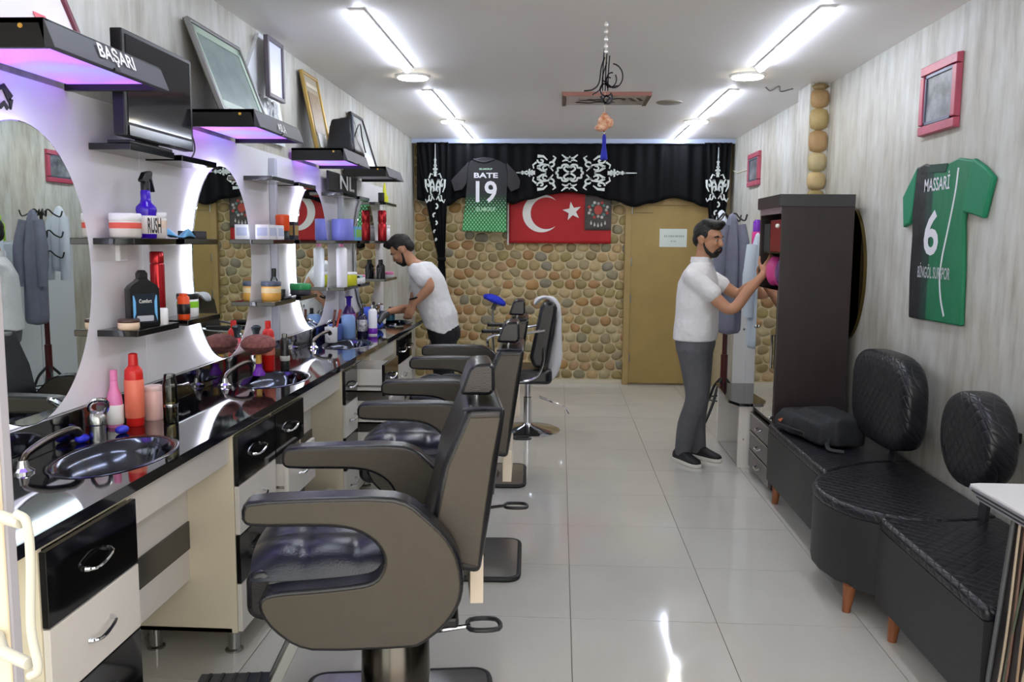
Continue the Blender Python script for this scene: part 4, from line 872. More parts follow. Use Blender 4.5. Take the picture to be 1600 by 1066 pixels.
for s in (-1, 1):
    zz = czm+s*.155
    lines += [([(cxm, zz-s*.045), (cxm, zz+s*.02)], (.035, .012))]
    for q in (-1, 1): lines += [([(cxm, zz-s*.01), (cxm+q*.04, zz+s*.0), (cxm+q*.085, zz+s*.035)], (.03, .012)), ([(cxm, zz-s*.02), (cxm+q*.045, zz-s*.02), (cxm+q*.08, zz-s*.035)], (.03, .01))]
strokes(MB(), lines, (0, YC-.036, 0), (1, 0, 0), (0, 0, 1), (0, -.006, 0)).build('ornament', ornm, t, smooth=False)['kind'] = 'stuff'
def vert(xc, zt, zb, w, parent):
    L = motif(0); H = zt-zb
    up = [([(xc+y*w, zb+H*.40+x*H*.60) for x, y in P], (q[0]*w*1.3, q[1]*w*1.3) if isinstance(q, tuple) else q*w*1.3) for P, q in L]
    for k in range(5): zc_ = zb+H*(.36-.085*k); up.append((spiral(xc, zc_, .02*(1-.14*k), .032*(1-.14*k), -80+160*(k % 2), 80+160*(k % 2)), .016))
    up.append(([(xc, zb+H*.03), (xc, zb)], (.012, .004)))
    strokes(MB(), up, (0, YC-.074, 0), (1, 0, 0), (0, 0, 1), (0, -.006, 0)).build('ornament', ornm, parent, smooth=False)['kind'] = 'stuff'
vert(-1.34, 2.58, 1.55, .22, dl); vert(1.64, 2.55, 1.62, .24, dr)
# flag
t = thing('flag', 'red flag with a white crescent and star on the stone wall', 'flag', (0, YB-.05, 1.54))
wave = lambda x, z: YB-.052+.006*math.sin(x*9+z*4)
MB().grid(lambda u, v: (-.56+1.108*u, wave(-.56+1.108*u, 1.54+.56*v), 1.54+.56*v), 40, 16).build('cloth', M('flag_red', 'b0121b', .6, bump=.1, bscale=30), t, solid=.002, ang=180)
cx_, cz_, r1, r2 = -.205, 1.862, .205, .163
out = [(cx_+r1*math.cos(a), cz_+r1*math.sin(a)) for a in [R(42+276*k/40) for k in range(41)]]
ins_ = [(cx_+.052+r2*math.cos(a), cz_+r2*math.sin(a)) for a in [R(318-.0-(276+0)*k/40) for k in range(41)]]
a0 = math.degrees(math.atan2(out[0][1]-cz_, out[0][0]-cx_-.052)); a1 = 360-a0
ins_ = [(cx_+.052+math.hypot(out[0][0]-cx_-.052, out[0][1]-cz_)*1*math.cos(R(a1-(a1-a0)*k/40))*1, cz_+math.hypot(out[0][0]-cx_-.052, out[0][1]-cz_)*math.sin(R(a1-(a1-a0)*k/40))) for k in range(1, 40)]
MB().prism(out+ins_, (0, YB-.0615, 0), (1, 0, 0), (0, 0, 1), (0, -.0015, 0)).build('crescent', M('flag_white', 'e2e0dc', .6), t, smooth=False)
st = [(.125+(.105 if k % 2 == 0 else .042)*math.cos(R(180-36*k-8)), 1.885+(.105 if k % 2 == 0 else .042)*math.sin(R(180-36*k-8))) for k in range(10)]
MB().prism(st, (0, YB-.0615, 0), (1, 0, 0), (0, 0, 1), (0, -.0015, 0)).build('star', M('flag_white'), t, smooth=False)
MB().box(-.574, -.558, YB-.058, YB-.05, 1.52, 2.0).build('hoist_band', M('flag_white'), t, smooth=False)
# small grey emblem cloth over the flag's end
t = thing('emblem_cloth', 'small dark grey cloth with a pale and red emblem over the flag', 'banner', (.40, YB-.07, 1.685))
MB().grid(lambda u, v: (.262+.285*u, YB-.07+.004*math.sin(u*9), 1.685+.385*v), 12, 10).build('cloth', M('emblem_grey', '4c4644', .7, noise=.12, nscale=30), t, solid=.002, ang=180)
er = random.Random(5); em = [M('emblem_pale', 'a8a49a', .6), M('emblem_red', 'b04438', .6), M('emblem_teal', '5c8880', .6), M('emblem_silver', 'c4c2bc', .5)]
for k in range(16):
    a = R(k*22.5); rr = .085+.02*(k % 2); x = .405+rr*math.cos(a); z = 1.90+rr*.8*math.sin(a)
    MB().prism([(x+.017*math.cos(R(q*60)), z+.017*math.sin(R(q*60))) for q in range(6)], (0, YB-.0765, 0), (1, 0, 0), (0, 0, 1), (0, -.002, 0)).build('emblem_leaf', em[(k*3) % 4], t, smooth=False)
MB().prism([(.405+.045*math.cos(R(q*30)), 1.90+.05*math.sin(R(q*30))) for q in range(12)], (0, YB-.0765, 0), (1, 0, 0), (0, 0, 1), (0, -.003, 0)).build('emblem_shield', em[1], t, smooth=False)
for k in range(5): x = .33+.0375*k; z = 1.755-.012*math.sin(math.pi*k/4)*2; MB().prism([(x-.011, z), (x, z+.035), (x+.011, z), (x, z-.018)], (0, YB-.0765, 0), (1, 0, 0), (0, 0, 1), (0, -.002, 0)).build('emblem_drop', em[3], t, smooth=False)
# --- football shirts
def dots_mat():
    m = bpy.data.materials.new('green_dotted_cloth'); m.use_nodes = True; nt = m.node_tree; b = nt.nodes['Principled BSDF']; b.inputs['Roughness'].default_value = .6
    tc = nt.nodes.new('ShaderNodeTexCoord'); sp = nt.nodes.new('ShaderNodeSeparateXYZ'); nt.links.new(tc.outputs['Object'], sp.inputs[0])
    def mt(op, a, bb=None, cl=False):
        n = nt.nodes.new('ShaderNodeMath'); n.operation = op; n.use_clamp = cl
        for i, q in enumerate((a, bb)):
            if q is None: continue
            if isinstance(q, (int, float)): n.inputs[i].default_value = q
            else: nt.links.new(q, n.inputs[i])
        return n.outputs[0]
    sx_ = mt('SINE', mt('MULTIPLY', mt('ADD', sp.outputs[0], mt('MULTIPLY', sp.outputs[2], .8)), 85)); sz_ = mt('SINE', mt('MULTIPLY', mt('SUBTRACT', sp.outputs[0], mt('MULTIPLY', sp.outputs[2], .8)), 85))
    dot = mt('ABSOLUTE', mt('MULTIPLY', sx_, sz_)); h = mt('SUBTRACT', 1.05, mt('MULTIPLY', sp.outputs[2], 2.05))     # local z: 0 at the hem
    thr = mt('GREATER_THAN', mt('MULTIPLY', dot, mt('MULTIPLY', h, 1.3, True)), .42)
    r = nt.nodes.new('ShaderNodeValToRGB'); e = r.color_ramp.elements; e[0].position = .0; e[0].color = lin('0f7a3a'); e[1].position = .62; e[1].color = lin('17181f')
    q = e.new(.4); q.color = lin('0d3a20'); nt.links.new(mt('MULTIPLY', sp.outputs[2], 1.45), r.inputs[0])
    mx = nt.nodes.new('ShaderNodeMixRGB'); mx.inputs[2].default_value = lin('7cc48c'); nt.links.new(thr, mx.inputs[0]); nt.links.new(r.outputs[0], mx.inputs[1]); nt.links.new(mx.outputs[0], b.inputs['Base Color'])
    return m
YS = YC-.06
t = thing('football_shirt', 'black and green dotted football shirt reading BATE 19 on the curtain', 'shirt', (-.81, YS, 1.665))
body = [(-1.055, 1.665), (-.575, 1.655), (-.575, 2.0), (-.565, 2.28), (-.58, 2.37), (-.66, 2.41), (-.74, 2.435), (-.82, 2.445), (-.90, 2.43), (-.97, 2.40), (-.99, 2.36), (-1.0, 2.2), (-1.02, 1.95)]
MB().prism(body, (0, YS, 0), (1, 0, 0), (0, 0, 1), (0, -.018, 0)).build('front', dots_mat(), t, bevel=.006)
nightm = M('night_cloth', '1c1b22', .55, bump=.3, bscale=14)
MB().prism([(-.985, 2.395), (-1.10, 2.28), (-1.175, 2.20), (-1.14, 2.08), (-1.05, 2.10), (-1.0, 2.17)], (0, YS+.004, 0), (1, 0, 0), (0, 0, 1), (0, -.018, 0)).build('sleeve', nightm, t, bevel=.006)
MB().prism([(-.575, 2.385), (-.48, 2.29), (-.43, 2.20), (-.44, 2.12), (-.53, 2.08), (-.575, 2.15)], (0, YS+.004, 0), (1, 0, 0), (0, 0, 1), (0, -.018, 0)).build('sleeve', nightm, t, bevel=.006)
MB().tube(bez([(-.93, YS-.02, 2.418), (-.82, YS-.026, 2.39), (-.71, YS-.02, 2.42)], 6), .012, 8).build('collar', nightm, t)
wl = M('shirt_white', 'e2e2ea', .5)
text('BATE', (-.925, YS-.0185, 2.225), (1, 0, 0), (0, 0, 1), .255, .055, wl, t, depth=.001, bold=.03)
text('19', (-.905, YS-.0185, 1.965), (1, 0, 0), (0, 0, 1), .225, .23, wl, t, depth=.001, bold=.02)
text('SELAMGRUP', (-.905, YS-.0185, 1.875), (1, 0, 0), (0, 0, 1), .21, .042, M('shirt_mint', 'b8dcc0', .5), t, depth=.001, bold=.015)
text('SELAMGRUP', (-.87, YS-.0185, 2.31), (1, 0, 0), (0, 0, 1), .14, .018, M('shirt_mint'), t, depth=.001, bold=.03)
# right wall shirt
def split_mat():
    m = bpy.data.materials.new('black_green_cloth'); m.use_nodes = True; nt = m.node_tree; b = nt.nodes['Principled BSDF']; b.inputs['Roughness'].default_value = .55
    tc = nt.nodes.new('ShaderNodeTexCoord'); mp = nt.nodes.new('ShaderNodeMapping'); nt.links.new(tc.outputs['Object'], mp.inputs[0])
    sp = nt.nodes.new('ShaderNodeSeparateXYZ'); nt.links.new(mp.outputs[0], sp.inputs[0])
    def mt(op, a, bb):
        n = nt.nodes.new('ShaderNodeMath'); n.operation = op
        for i, q in enumerate((a, bb)):
            if isinstance(q, (int, float)): n.inputs[i].default_value = q
            else: nt.links.new(q, n.inputs[i])
        return n.outputs[0]
    yy = mt('SUBTRACT', sp.outputs[1], mt('MULTIPLY', mt('SUBTRACT', sp.outputs[2], .38), .0))   # local y
    r = nt.nodes.new('ShaderNodeValToRGB'); r.color_ramp.interpolation = 'LINEAR'; e = r.color_ramp.elements
    e[0].position = .0; e[0].color = lin('137a52'); e[1].position = 1; e[1].color = lin('16161c')
    for p, c in ((.58, '14704c'), (.60, '123a30'), (.70, '15302c'), (.715, '16161c')): q = e.new(p); q.color = lin(c)
    nt.links.new(mt('ADD', mt('MULTIPLY', yy, 1.5), .47), r.inputs[0]); nt.links.new(r.outputs[0], b.inputs['Base Color'])
    n2 = nt.nodes.new('ShaderNodeTexNoise'); n2.inputs['Scale'].default_value = 7; nt.links.new(tc.outputs['Object'], n2.inputs['Vector'])
    bp_ = nt.nodes.new('ShaderNodeBump'); bp_.inputs['Strength'].default_value = .4; bp_.inputs['Distance'].default_value = .03; nt.links.new(n2.outputs['Fac'], bp_.inputs['Height']); nt.links.new(bp_.outputs[0], b.inputs['Normal'])
    return m
t = thing('football_shirt', 'green and black football shirt reading MASSARI 6 on the streaked wall', 'shirt', (XR-.002, 4.27, 1.175))
body = [(4.56, 1.18), (3.975, 1.19), (3.99, 1.45), (4.02, 1.66), (3.99, 1.80), (3.945, 1.92), (4.10, 1.945), (4.20, 1.93), (4.28, 1.925), (4.36, 1.93), (4.47, 1.95), (4.56, 1.94), (4.60, 1.80), (4.575, 1.6), (4.58, 1.4)]
MB().prism(body, (XR-.001, 0, 0), (0, 1, 0), (0, 0, 1), (-.022, 0, 0)).build('front', split_mat(), t, bevel=.008)
greenc = M('green_cloth', '15805a', .6, bump=.3, bscale=12)
MB().prism([(3.955, 1.93), (3.85, 1.885), (3.765, 1.835), (3.83, 1.665), (3.93, 1.685), (4.025, 1.70), (4.01, 1.80)], (XR-.002, 0, 0), (0, 1, 0), (0, 0, 1), (-.024, 0, 0)).build('sleeve', greenc, t, bevel=.008)
MB().prism([(4.55, 1.945), (4.64, 1.87), (4.72, 1.80), (4.69, 1.64), (4.61, 1.66), (4.58, 1.72)], (XR-.002, 0, 0), (0, 1, 0), (0, 0, 1), (-.024, 0, 0)).build('sleeve', greenc, t, bevel=.008)
MB().prism([(4.20, 1.93), (4.40, 1.94), (4.38, 1.90), (4.22, 1.89)], (XR-.0235, 0, 0), (0, 1, 0), (0, 0, 1), (-.002, 0, 0)).build('neck_panel', M('dark_green_cloth', '0f3c2e', .6), t, smooth=False)
strokes(MB(), [([(p.x, p.y) for p in bez([(4.09, 1.90, 0), (4.11, 1.78, 0), (4.16, 1.62, 0), (4.20, 1.50, 0), (4.215, 1.40, 0), (4.19, 1.30, 0), (4.145, 1.22, 0)], 5)], .014)], (XR-.0235, 0, 0), (0, 1, 0), (0, 0, 1), (-.001, 0, 0)).build('white_stripe', wl, t, smooth=False)
text('MASSARİ', (XR-.0235, 4.45, 1.81), (0, -1, 0), (0, 0, 1), .28, .085, wl, t, depth=.001, bold=.012)
text('6', (XR-.0235, 4.42, 1.50), (0, -1, 0), (0, 0, 1), .165, .22, wl, t, depth=.001, bold=.02)
text('BİNGÖL SURSPOR', (XR-.0235, 4.47, 1.39), (0, -1, 0), (0, 0, 1), .36, .075, M('shirt_grey', 'c4c8cc', .5), t, depth=.001, bold=.01)
# framed photographs on the right wall
def wall_frame(label, y0, y1, z0, z1):
    t = thing('framed_photograph', label, 'picture', (XR, (y0+y1)/2, z0))
    w = .05; pf = M('pink_wood_frame', 'b04a62', .35, noise=.1, nscale=12)
    for a, b, c, d in ((y0, y1, z0, z0+w), (y0, y1, z1-w, z1), (y0, y0+w, z0+w, z1-w), (y1-w, y1, z0+w, z1-w)):
        MB().hexa([(XR-.001, a, c), (XR-.001, b, c), (XR-.001, b, d), (XR-.001, a, d), (XR-.03, a+.004, c+.004), (XR-.03, b-.004, c+.004), (XR-.03, b-.004, d-.004), (XR-.03, a+.004, d-.004)]).build('frame_rail', pf, t, smooth=False, bevel=.003)
    mb = MB(); i = w
    for a, b, c, d in ((y0+i, y1-i, z0+i, z0+i+.014), (y0+i, y1-i, z1-i-.014, z1-i), (y0+i, y0+i+.014, z0+i, z1-i), (y1-i-.014, y1-i, z0+i, z1-i)): mb.box(XR-.024, XR-.004, a, b, c, d)
    mb.build('inner_slip', M('slip_grey', '6a6e80', .4, metal=.4), t, smooth=False)
    MB().box(XR-.016, XR-.002, y0+i+.01, y1-i-.01, z0+i+.01, z1-i-.01).build('photograph', M('old_photo', '44464c', .4, c2='9a9ea4', nscale=7), t, smooth=False)
    return t
wall_frame('pink wood framed grey photograph above the green shirt', 4.16, 4.57, 2.09, 2.43)
wall_frame('pink wood framed dark photograph on the far wall beyond the stone column', 8.14, 8.6, 2.09, 2.40)
tag(MB().tube([(XR-.006, 8.6, 2.27), (XR-.006, 9.2, 2.275), (XR-.01, 9.45, 2.33)], .006, 6).build('wall_cable', M('cable_cream', 'd8d4b8', .5)), 'cream cable running from the far photograph to the curtain', 'cable')
# ------------------------------------------------------------------ hanging charm in the middle of the room
hx, hy, q_ = .213, 4.44, .80
Zh = lambda z: 1.549+(z-1.549)*q_
t = thing('hanging_charm', 'hanging charm with clear beads, black calligraphy, orange figure and blue tassel', 'ornament', (hx, hy, Zh(2.07)))
MB().tube([(hx, hy, ZC), (hx, hy, Zh(2.2))], .0014, 6).build('cord', M('cord_cream', 'd8ccb0', .7), t)
for z in (2.62, 2.585, 2.55, 2.515, 2.49): MB().ell((hx, hy, z), (.010, .010, .013), 10, 8).build('crystal_bead', M('crystal', 'f4f4f4', .05, metal=.6), t)
tug = []
for k in range(3): tug.append(([(-.012+.012*k, -.06), (-.012+.013*k, .02), (-.008+.013*k, .10-.012*k)], .006))
tug += [(spiral(.035, -.01, .02, .055, 90, 450, 22), .006), (spiral(.02, -.02, .01, .035, 60, 400, 18), .006), ([(p.x, p.y) for p in bez([(-.005, .07, 0), (-.02, .03, 0), (-.03, -.03, 0), (-.06, -.055, 0), (-.10, -.06, 0)], 5)], .007),
        ([(p.x, p.y) for p in bez([(.005, .05, 0), (-.012, .0, 0), (-.02, -.05, 0), (-.06, -.075, 0)], 5)], .006), (spiral(.0, -.05, .01, .035, 0, 330, 16), .007), (spiral(.01, -.09, .008, .026, 40, 400, 16), .009), ([(-.02, -.08), (0, -.11), (.025, -.085)], .012), ([(-.01, -.02), (.03, -.045), (.06, -.04)], .006)]
tug = [([(x*1.05, y*1.25) for x, y in P], w) for P, w in tug]
strokes(MB(), tug, (hx, hy-.003, 2.375), (1, 0, 0), (0, 0, 1), (0, .006, 0)).build('calligraphy', M('charm_steel', '34343c', .25, metal=.7), t, smooth=False)
fz = Zh(2.30)
MB().ell((hx, hy, fz), (.036, .025, .034)).ell((hx-.016, hy, fz-.03), (.034, .025, .018)).ell((hx+.022, hy, fz-.004), (.024, .016, .026)).ell((hx, hy, fz+.028), (.016, .016, .018)).build('orange_figure', M('terracotta', 'c0683c', .6, c2='e8c4a8', nscale=60), t, remesh=.006, sm=2)
MB().ell((hx, hy, fz-.055), (.008, .008, .010)).build('knot', steel, t)
MB().lathe((hx, hy, 0), [(.006, fz-.063), (.010, fz-.075), (.010, fz-.12), (.020, fz-.185), (.016, fz-.188)], 18).build('tassel', M('tassel_blue', '2228a8', .8, noise=.3, nscale=50, nstretch=(8, 8, .5)), t)
# ------------------------------------------------------------------ wardrobe
brown = M('espresso_board', '33292a', .35, noise=.1, nscale=5, nstretch=(4, 4, 1))
wx0, wx1, wy0, wy1, wz = 1.335, 1.765, 5.36, 5.93, 1.85
t = thing('display_cabinet', 'tall espresso brown display cabinet with glass doors and three drawers', 'cabinet', ((wx0+wx1)/2, (wy0+wy1)/2, 0))
MB().box(wx0, wx1, wy0, wy0+.022, .02, wz-.03).build('side_panel', brown, t, smooth=False, bevel=.002)
MB().box(wx0, wx1, wy1-.022, wy1, .02, wz-.03).build('side_panel', brown, t, smooth=False, bevel=.002)
MB().box(wx0-.02, wx1, wy0-.005, wy1+.005, wz-.075, wz).build('cornice', M('cornice_grey', '3c3a3c', .3), t, smooth=False, bevel=.003)
MB().box(wx1-.012, wx1, wy0+.022, wy1-.022, .02, wz-.075).build('back_panel', M('cabinet_back', '5a4a3c', .6), t, smooth=False)
MB().box(wx0+.01, wx1-.012, wy0+.022, wy1-.022, .42, .44).build('bottom_board', brown, t, smooth=False)
for z in (1.50, 1.27, .85): MB().box(wx0+.012, wx1-.012, wy0+.022, wy1-.022, z-.008, z).build('glass_shelf', glass_mat('shelf_glass', 'dcebe4', 1.2), t, smooth=False)
MB().box(wx0-.006, wx0+.004, wy0+.022, wy1-.022, 1.735, wz-.075).build('top_rail', M('rail_mauve', '9a8a92', .3), t, smooth=False)
dg = MB().box(wx0-.004, wx0+.002, wy0+.024, wy1-.024, .45, 1.268).build('glass_door', glass_mat('mirror_tint', '8a9088', 6.0), t, smooth=False)
for z in (.47, 1.0): MB().ell((wx0-.012, wy0+.05 if z < .6 else wy1-.05, z), (.012, .012, .012), 10, 8).build('knob', steel, dg)
MB().ell((wx0-.012, wy0+.05, 1.66), (.014, .014, .014), 10, 8).build('knob', M('white_knob', 'e8e4dc', .3), t)
MB().tube([(wx0-.015, wy0+.06, .78), (wx0-.015, wy0+.06, .99)], .008, 8).build('bar_handle', chrome, dg)
for k in range(3):
    z0 = .03+.128*k; d = MB().box(wx0-.016, wx0, wy0+.004, wy1-.004, z0, z0+.122).build('drawer', M('drawer_grey', '6a6262', .3), t, smooth=False, bevel=.002)
    MB().box(wx0-.02, wx0-.002, wy0+.004, wy1-.004, z0+.115, z0+.124).build('edge_trim', steel, d, smooth=False)
    MB().tube(bez([(wx0-.016, wy0+.23, z0+.065), (wx0-.035, wy0+.25, z0+.055), (wx0-.035, wy0+.32, z0+.05), (wx0-.016, wy0+.34, z0+.06)], 4), .007, 8).build('handle', chrome, d)
MB().box(wx0+.02, wx1, wy0+.02, wy1-.02, 0, .03).build('plinth', black, t, smooth=False)
carton('dark red box in the top of the display cabinet', wx0+.02, wx0+.24, wy0+.06, wy0+.36, 1.501, .20, M('box_wine', '86141e', .4), None)
carton('slate grey box in the top of the display cabinet', wx0+.02, wx0+.2, wy0+.38, wy1-.04, 1.501, .18, M('box_slate', '3a4040', .5), None)
t = thing('pink_bag', 'shiny pink bag on the shelf of the display cabinet', 'bag', (wx0+.1, 5.72, 1.271))
MB().ell((wx0+.07, 5.76, 1.375), (.06, .09, .10)).ell((wx0+.09, 5.66, 1.35), (.05, .06, .08)).build('body', M('pink_satin', 'd84a94', .3, bump=.5, bscale=20), t, remesh=.012, sm=2)
t = thing('violet_bag', 'violet bag on the shelf of the display cabinet', 'bag', (wx0+.1, 5.56, 1.271))
MB().ell((wx0+.08, 5.55, 1.375), (.06, .09, .10)).build('body', M('violet_satin', '5c2a78', .35, bump=.5, bscale=20), t, remesh=.012, sm=2)
bottle('white bottle on the shelf of the display cabinet', wx0+.06, 5.44, 1.271, [(.03, 0), (.032, .1), (.015, .12)], [(.013, .12), (.013, .15), (.01, .152)], wplastic, wplastic)
# oval mirror behind the cabinet on the wall
t = thing('oval_wall_mirror', 'brown backed oval mirror on the wall behind the display cabinet', 'mirror', (XR, 5.58, .98))
E = lambda s, x: [Vector((x, 5.58+.32*s*math.cos(q*2*math.pi/60), 1.37+.42*s*math.sin(q*2*math.pi/60))) for q in range(60)]
MB().rings([E(1, XR-.001), E(1, XR-.02), E(.985, XR-.022)]).build('glass', M('bronze_mirror', '6a5c38', .05, metal=1), t, ang=30)
# ------------------------------------------------------------------ bench seats
def quilt(name, c):
    m = M(name, c, .34, spec=.5); nt = m.node_tree; b = nt.nodes['Principled BSDF']
    tc = nt.nodes.new('ShaderNodeTexCoord'); sp = nt.nodes.new('ShaderNodeSeparateXYZ'); nt.links.new(tc.outputs['Object'], sp.inputs[0])
    def mt(op, a, bb=None):
        n = nt.nodes.new('ShaderNodeMath'); n.operation = op
        for i, q in enumerate((a, bb)):
            if q is None: continue
            if isinstance(q, (int, float)): n.inputs[i].default_value = q
            else: nt.links.new(q, n.inputs[i])
        return n.outputs[0]
    a1 = mt('ADD', sp.outputs[1], mt('ADD', sp.outputs[0], sp.outputs[2])); a2 = mt('SUBTRACT', sp.outputs[1], mt('ADD', sp.outputs[0], sp.outputs[2]))
    f1 = mt('POWER', mt('ABSOLUTE', mt('SINE', mt('MULTIPLY', a1, 50))), .35); f2 = mt('POWER', mt('ABSOLUTE', mt('SINE', mt('MULTIPLY', a2, 50))), .35)
    bp_ = nt.nodes.new('ShaderNodeBump'); bp_.inputs['Strength'].default_value = .6; bp_.inputs['Distance'].default_value = .005
    nt.links.new(mt('MINIMUM', f1, f2), bp_.inputs['Height']); nt.links.new(bp_.outputs[0], b.inputs['Normal']); return m
quiltm = quilt('quilted_leather', '16161e'); skirtm = M('sofa_skirt', '262628', .5, bump=.05, bscale=200)
ZSEAT, ZB = .46, .115
def module(label, outline, legs):
    xs = [p[0] for p in outline]; ys = [p[1] for p in outline]; t = thing('bench_seat', label, 'bench', (sum(xs)/len(xs), sum(ys)/len(ys), 0), 'bench modules along the wall')
    MB().prism(outline, (0, 0, ZB), (1, 0, 0), (0, 1, 0), (0, 0, ZSEAT-.045-ZB)).build('skirt', skirtm, t, ang=50)
    cx = (min(xs)+max(xs))/2; cy_ = sum(ys)/len(ys)
    MB().prism([(cx+(x-cx)*1.012, cy_+(y-cy_)*1.006) for x, y in outline], (0, 0, ZSEAT-.05), (1, 0, 0), (0, 1, 0), (0, 0, .05)).build('cushion', quiltm, t, bevel=.018, seg=3)
    for x, y in legs: MB().tube([(x, y, 0), (x+.01, y, ZB+.005)], [.017, .028], 14).build('leg', wood, t)
far = [(1.79, 5.30), (1.31, 5.30), (1.285, 5.27)]+[(1.285, 4.35), (1.29, 4.22)]+[(1.30+.49*k/8, 4.17+.235*math.sin(math.pi*.56*k/8)) for k in range(9)]
far[-1] = (1.79, far[-1][1])
module('dark quilted bench seat with the backpack, beside the display cabinet', far, [(1.31, 5.14), (1.70, 5.14), (1.70, 4.55), (1.33, 4.4)])
arc1 = [(1.79-.49*k/8, (4.165+.235*math.sin(math.pi*.56*(8-k)/8))) for k in range(9)]
mid = arc1+[(1.245, 4.11), (1.195, 4.01), (1.17, 3.90), (1.172, 3.79), (1.20, 3.67), (1.25, 3.57), (1.32, 3.50), (1.42, 3.455), (1.55, 3.44), (1.68, 3.47), (1.79, 3.52)]
module('dark quilted bench seat with a bulging rounded front', mid, [(1.235, 3.60), (1.70, 3.65), (1.70, 4.2), (1.45, 4.02)])
near = [(1.79, 3.515), (1.68, 3.465), (1.55, 3.435), (1.42, 3.45), (1.335, 3.485), (1.30, 3.46), (1.297, 3.35), (1.30, 2.59), (1.79, 2.59)]
module('dark quilted bench seat ending behind the reception desk', near, [(1.305+.02, 3.33), (1.70, 3.3), (1.70, 2.7), (1.36, 2.7)])
def back_cushion(label, yc, zc, a, b, p, x0=1.60):
    t = thing('back_cushion', label, 'cushion', (1.68, yc, zc-b), 'bench back cushions')
    def ring(s, x): return [Vector((x, yc+a*s*math.copysign(abs(math.cos(q))**(2/p), math.cos(q)), zc+b*s*math.copysign(abs(math.sin(q))**(2/p), math.sin(q)))) for q in [2*math.pi*k/64 for k in range(64)]]
    MB().rings([ring(.5, x0-.012), ring(.85, x0-.008), ring(.95, x0), ring(.99, x0+.014), ring(1, x0+.03), ring(1, x0+.085), ring(.985, x0+.10), ring(.95, x0+.11)]).build('pad', quiltm, t, ang=180)
    MB().slab((x0+.09, yc-.03, ZSEAT+.001), (.015, 0, 0), (0, .06, 0), (.03, 0, zc-ZSEAT+.02)).build('bracket', dgrey, t, smooth=False)
    MB().box(x0+.105, 1.815, yc-.02, yc+.02, zc-.01, zc+.03).build('spacer', black, t, smooth=False)
back_cushion('large rounded square quilted back cushion behind the backpack', 4.40, .785, .375, .235, 3.2)
back_cushion('smaller round quilted back cushion near the reception desk', 3.45, .79, .215, .19, 2.1)
# backpack
t = thing('backpack', 'black backpack with a small orange leather patch lying on the bench', 'bag', (1.50, 4.85, ZSEAT))
nyl = M('black_canvas', '1e2026', .7, bump=.4, bscale=30)
mb = MB(); q_ = Matrix.Rotation(R(10), 3, 'Z'); c_ = V(1.48, 4.92, ZSEAT)
for (ax_, bx_, ay_, by_, z1_) in ((-.13, .13, -.26, .24, .135), (-.15, .06, .02, .27, .095), (-.06, .13, -.30, .10, .165)):
    mb.hexa([c_+q_ @ V(x, y, z) for z in (.008, z1_) for x, y in ((ax_, ay_), (bx_, ay_), (bx_, by_), (ax_, by_))])
mb.build('body', nyl, t, remesh=.016, sm=9)
MB().slab((1.298, 5.04, ZSEAT+.06), (0, .055, .0), (.018, 0, .03), (-.003, 0, .002)).build('patch', M('orange_patch', 'b05c34', .6), t, smooth=False)
MB().tube(bez([(1.325, 5.16, ZSEAT+.05), (1.298, 5.08, ZSEAT+.05), (1.32, 4.96, ZSEAT+.05), (1.365, 4.81, ZSEAT+.05)], 6), .006, 6).build('zip', black, t)
MB().tube(bez([(1.48, 4.68, ZSEAT+.08), (1.44, 4.62, ZSEAT+.03), (1.44, 4.56, ZSEAT+.014), (1.50, 4.53, ZSEAT+.012)], 6), .012, 8, flat=.5).build('strap', nyl, t)
MB().box(1.362, 1.369, 4.795, 4.808, ZSEAT+.03, ZSEAT+.06).build('zip_pull', steel, t, smooth=False)
# ------------------------------------------------------------------ side table, coat stand, white locker
t = thing('side_table', 'low side table with a black glossy top and white slab legs', 'table', (1.40, 6.4, 0))
MB().prism([(1.20, 6.10), (1.25, 5.96), (1.56, 5.96), (1.56, 6.86), (1.25, 6.86)], (0, 0, .435), (1, 0, 0), (0, 1, 0), (0, 0, .02)).build('top', gblack, t, smooth=False, bevel=.002)
for y in (5.985, 6.78): MB().box(1.255, 1.54, y, y+.03, 0, .435).build('slab_leg', white, t, smooth=False, bevel=.002)
MB().cyl((1.29, 5.983, .2), (1.29, 5.987, .2), .005, n=8).build('screw', steel, t)
px_, py_ = 1.40, 7.35
t = thing('coat_stand', 'coat stand with a dark red pole, black curled hooks and bent feet', 'coat stand', (px_, py_, 0))
redw = M('mahogany', '4a1014', .3)
MB().cyl((px_, py_, .22), (px_, py_, 1.05), .021, n=14).build('lower_pole', redw, t); MB().cyl((px_, py_, 1.04), (px_, py_, 1.78), .014, n=12).build('upper_pole', black, t)
MB().cyl((px_, py_, .30), (px_, py_, .62), .03, n=12).build('sleeve', redw, t)
for k in range(4):
    a = R(45+90*k); c, s_ = math.cos(a), math.sin(a)
    MB().tube(bez([(px_+.02*c, py_+.02*s_, .42), (px_+.09*c, py_+.09*s_, .34), (px_+.14*c, py_+.14*s_, .22), (px_+.22*c, py_+.22*s_, .10), (px_+.30*c, py_+.30*s_, .012)], 5), .012, 8).build('foot', black, t)
    for zh in (1.78, 1.60, 1.42):
        MB().tube(bez([(px_, py_, zh-.05), (px_+.05*c, py_+.05*s_, zh+.02), (px_+.10*c, py_+.10*s_, zh-.02), (px_+.15*c, py_+.15*s_, zh-.04), (px_+.17*c, py_+.17*s_, zh+.01)], 5), .007, 6).build('hook', black, t)
MB().tube([(px_+.14*math.cos(R(20*k)), py_+.14*math.sin(R(20*k)), .24) for k in range(18)], .007, 6, closed=True).build('ring', black, t)
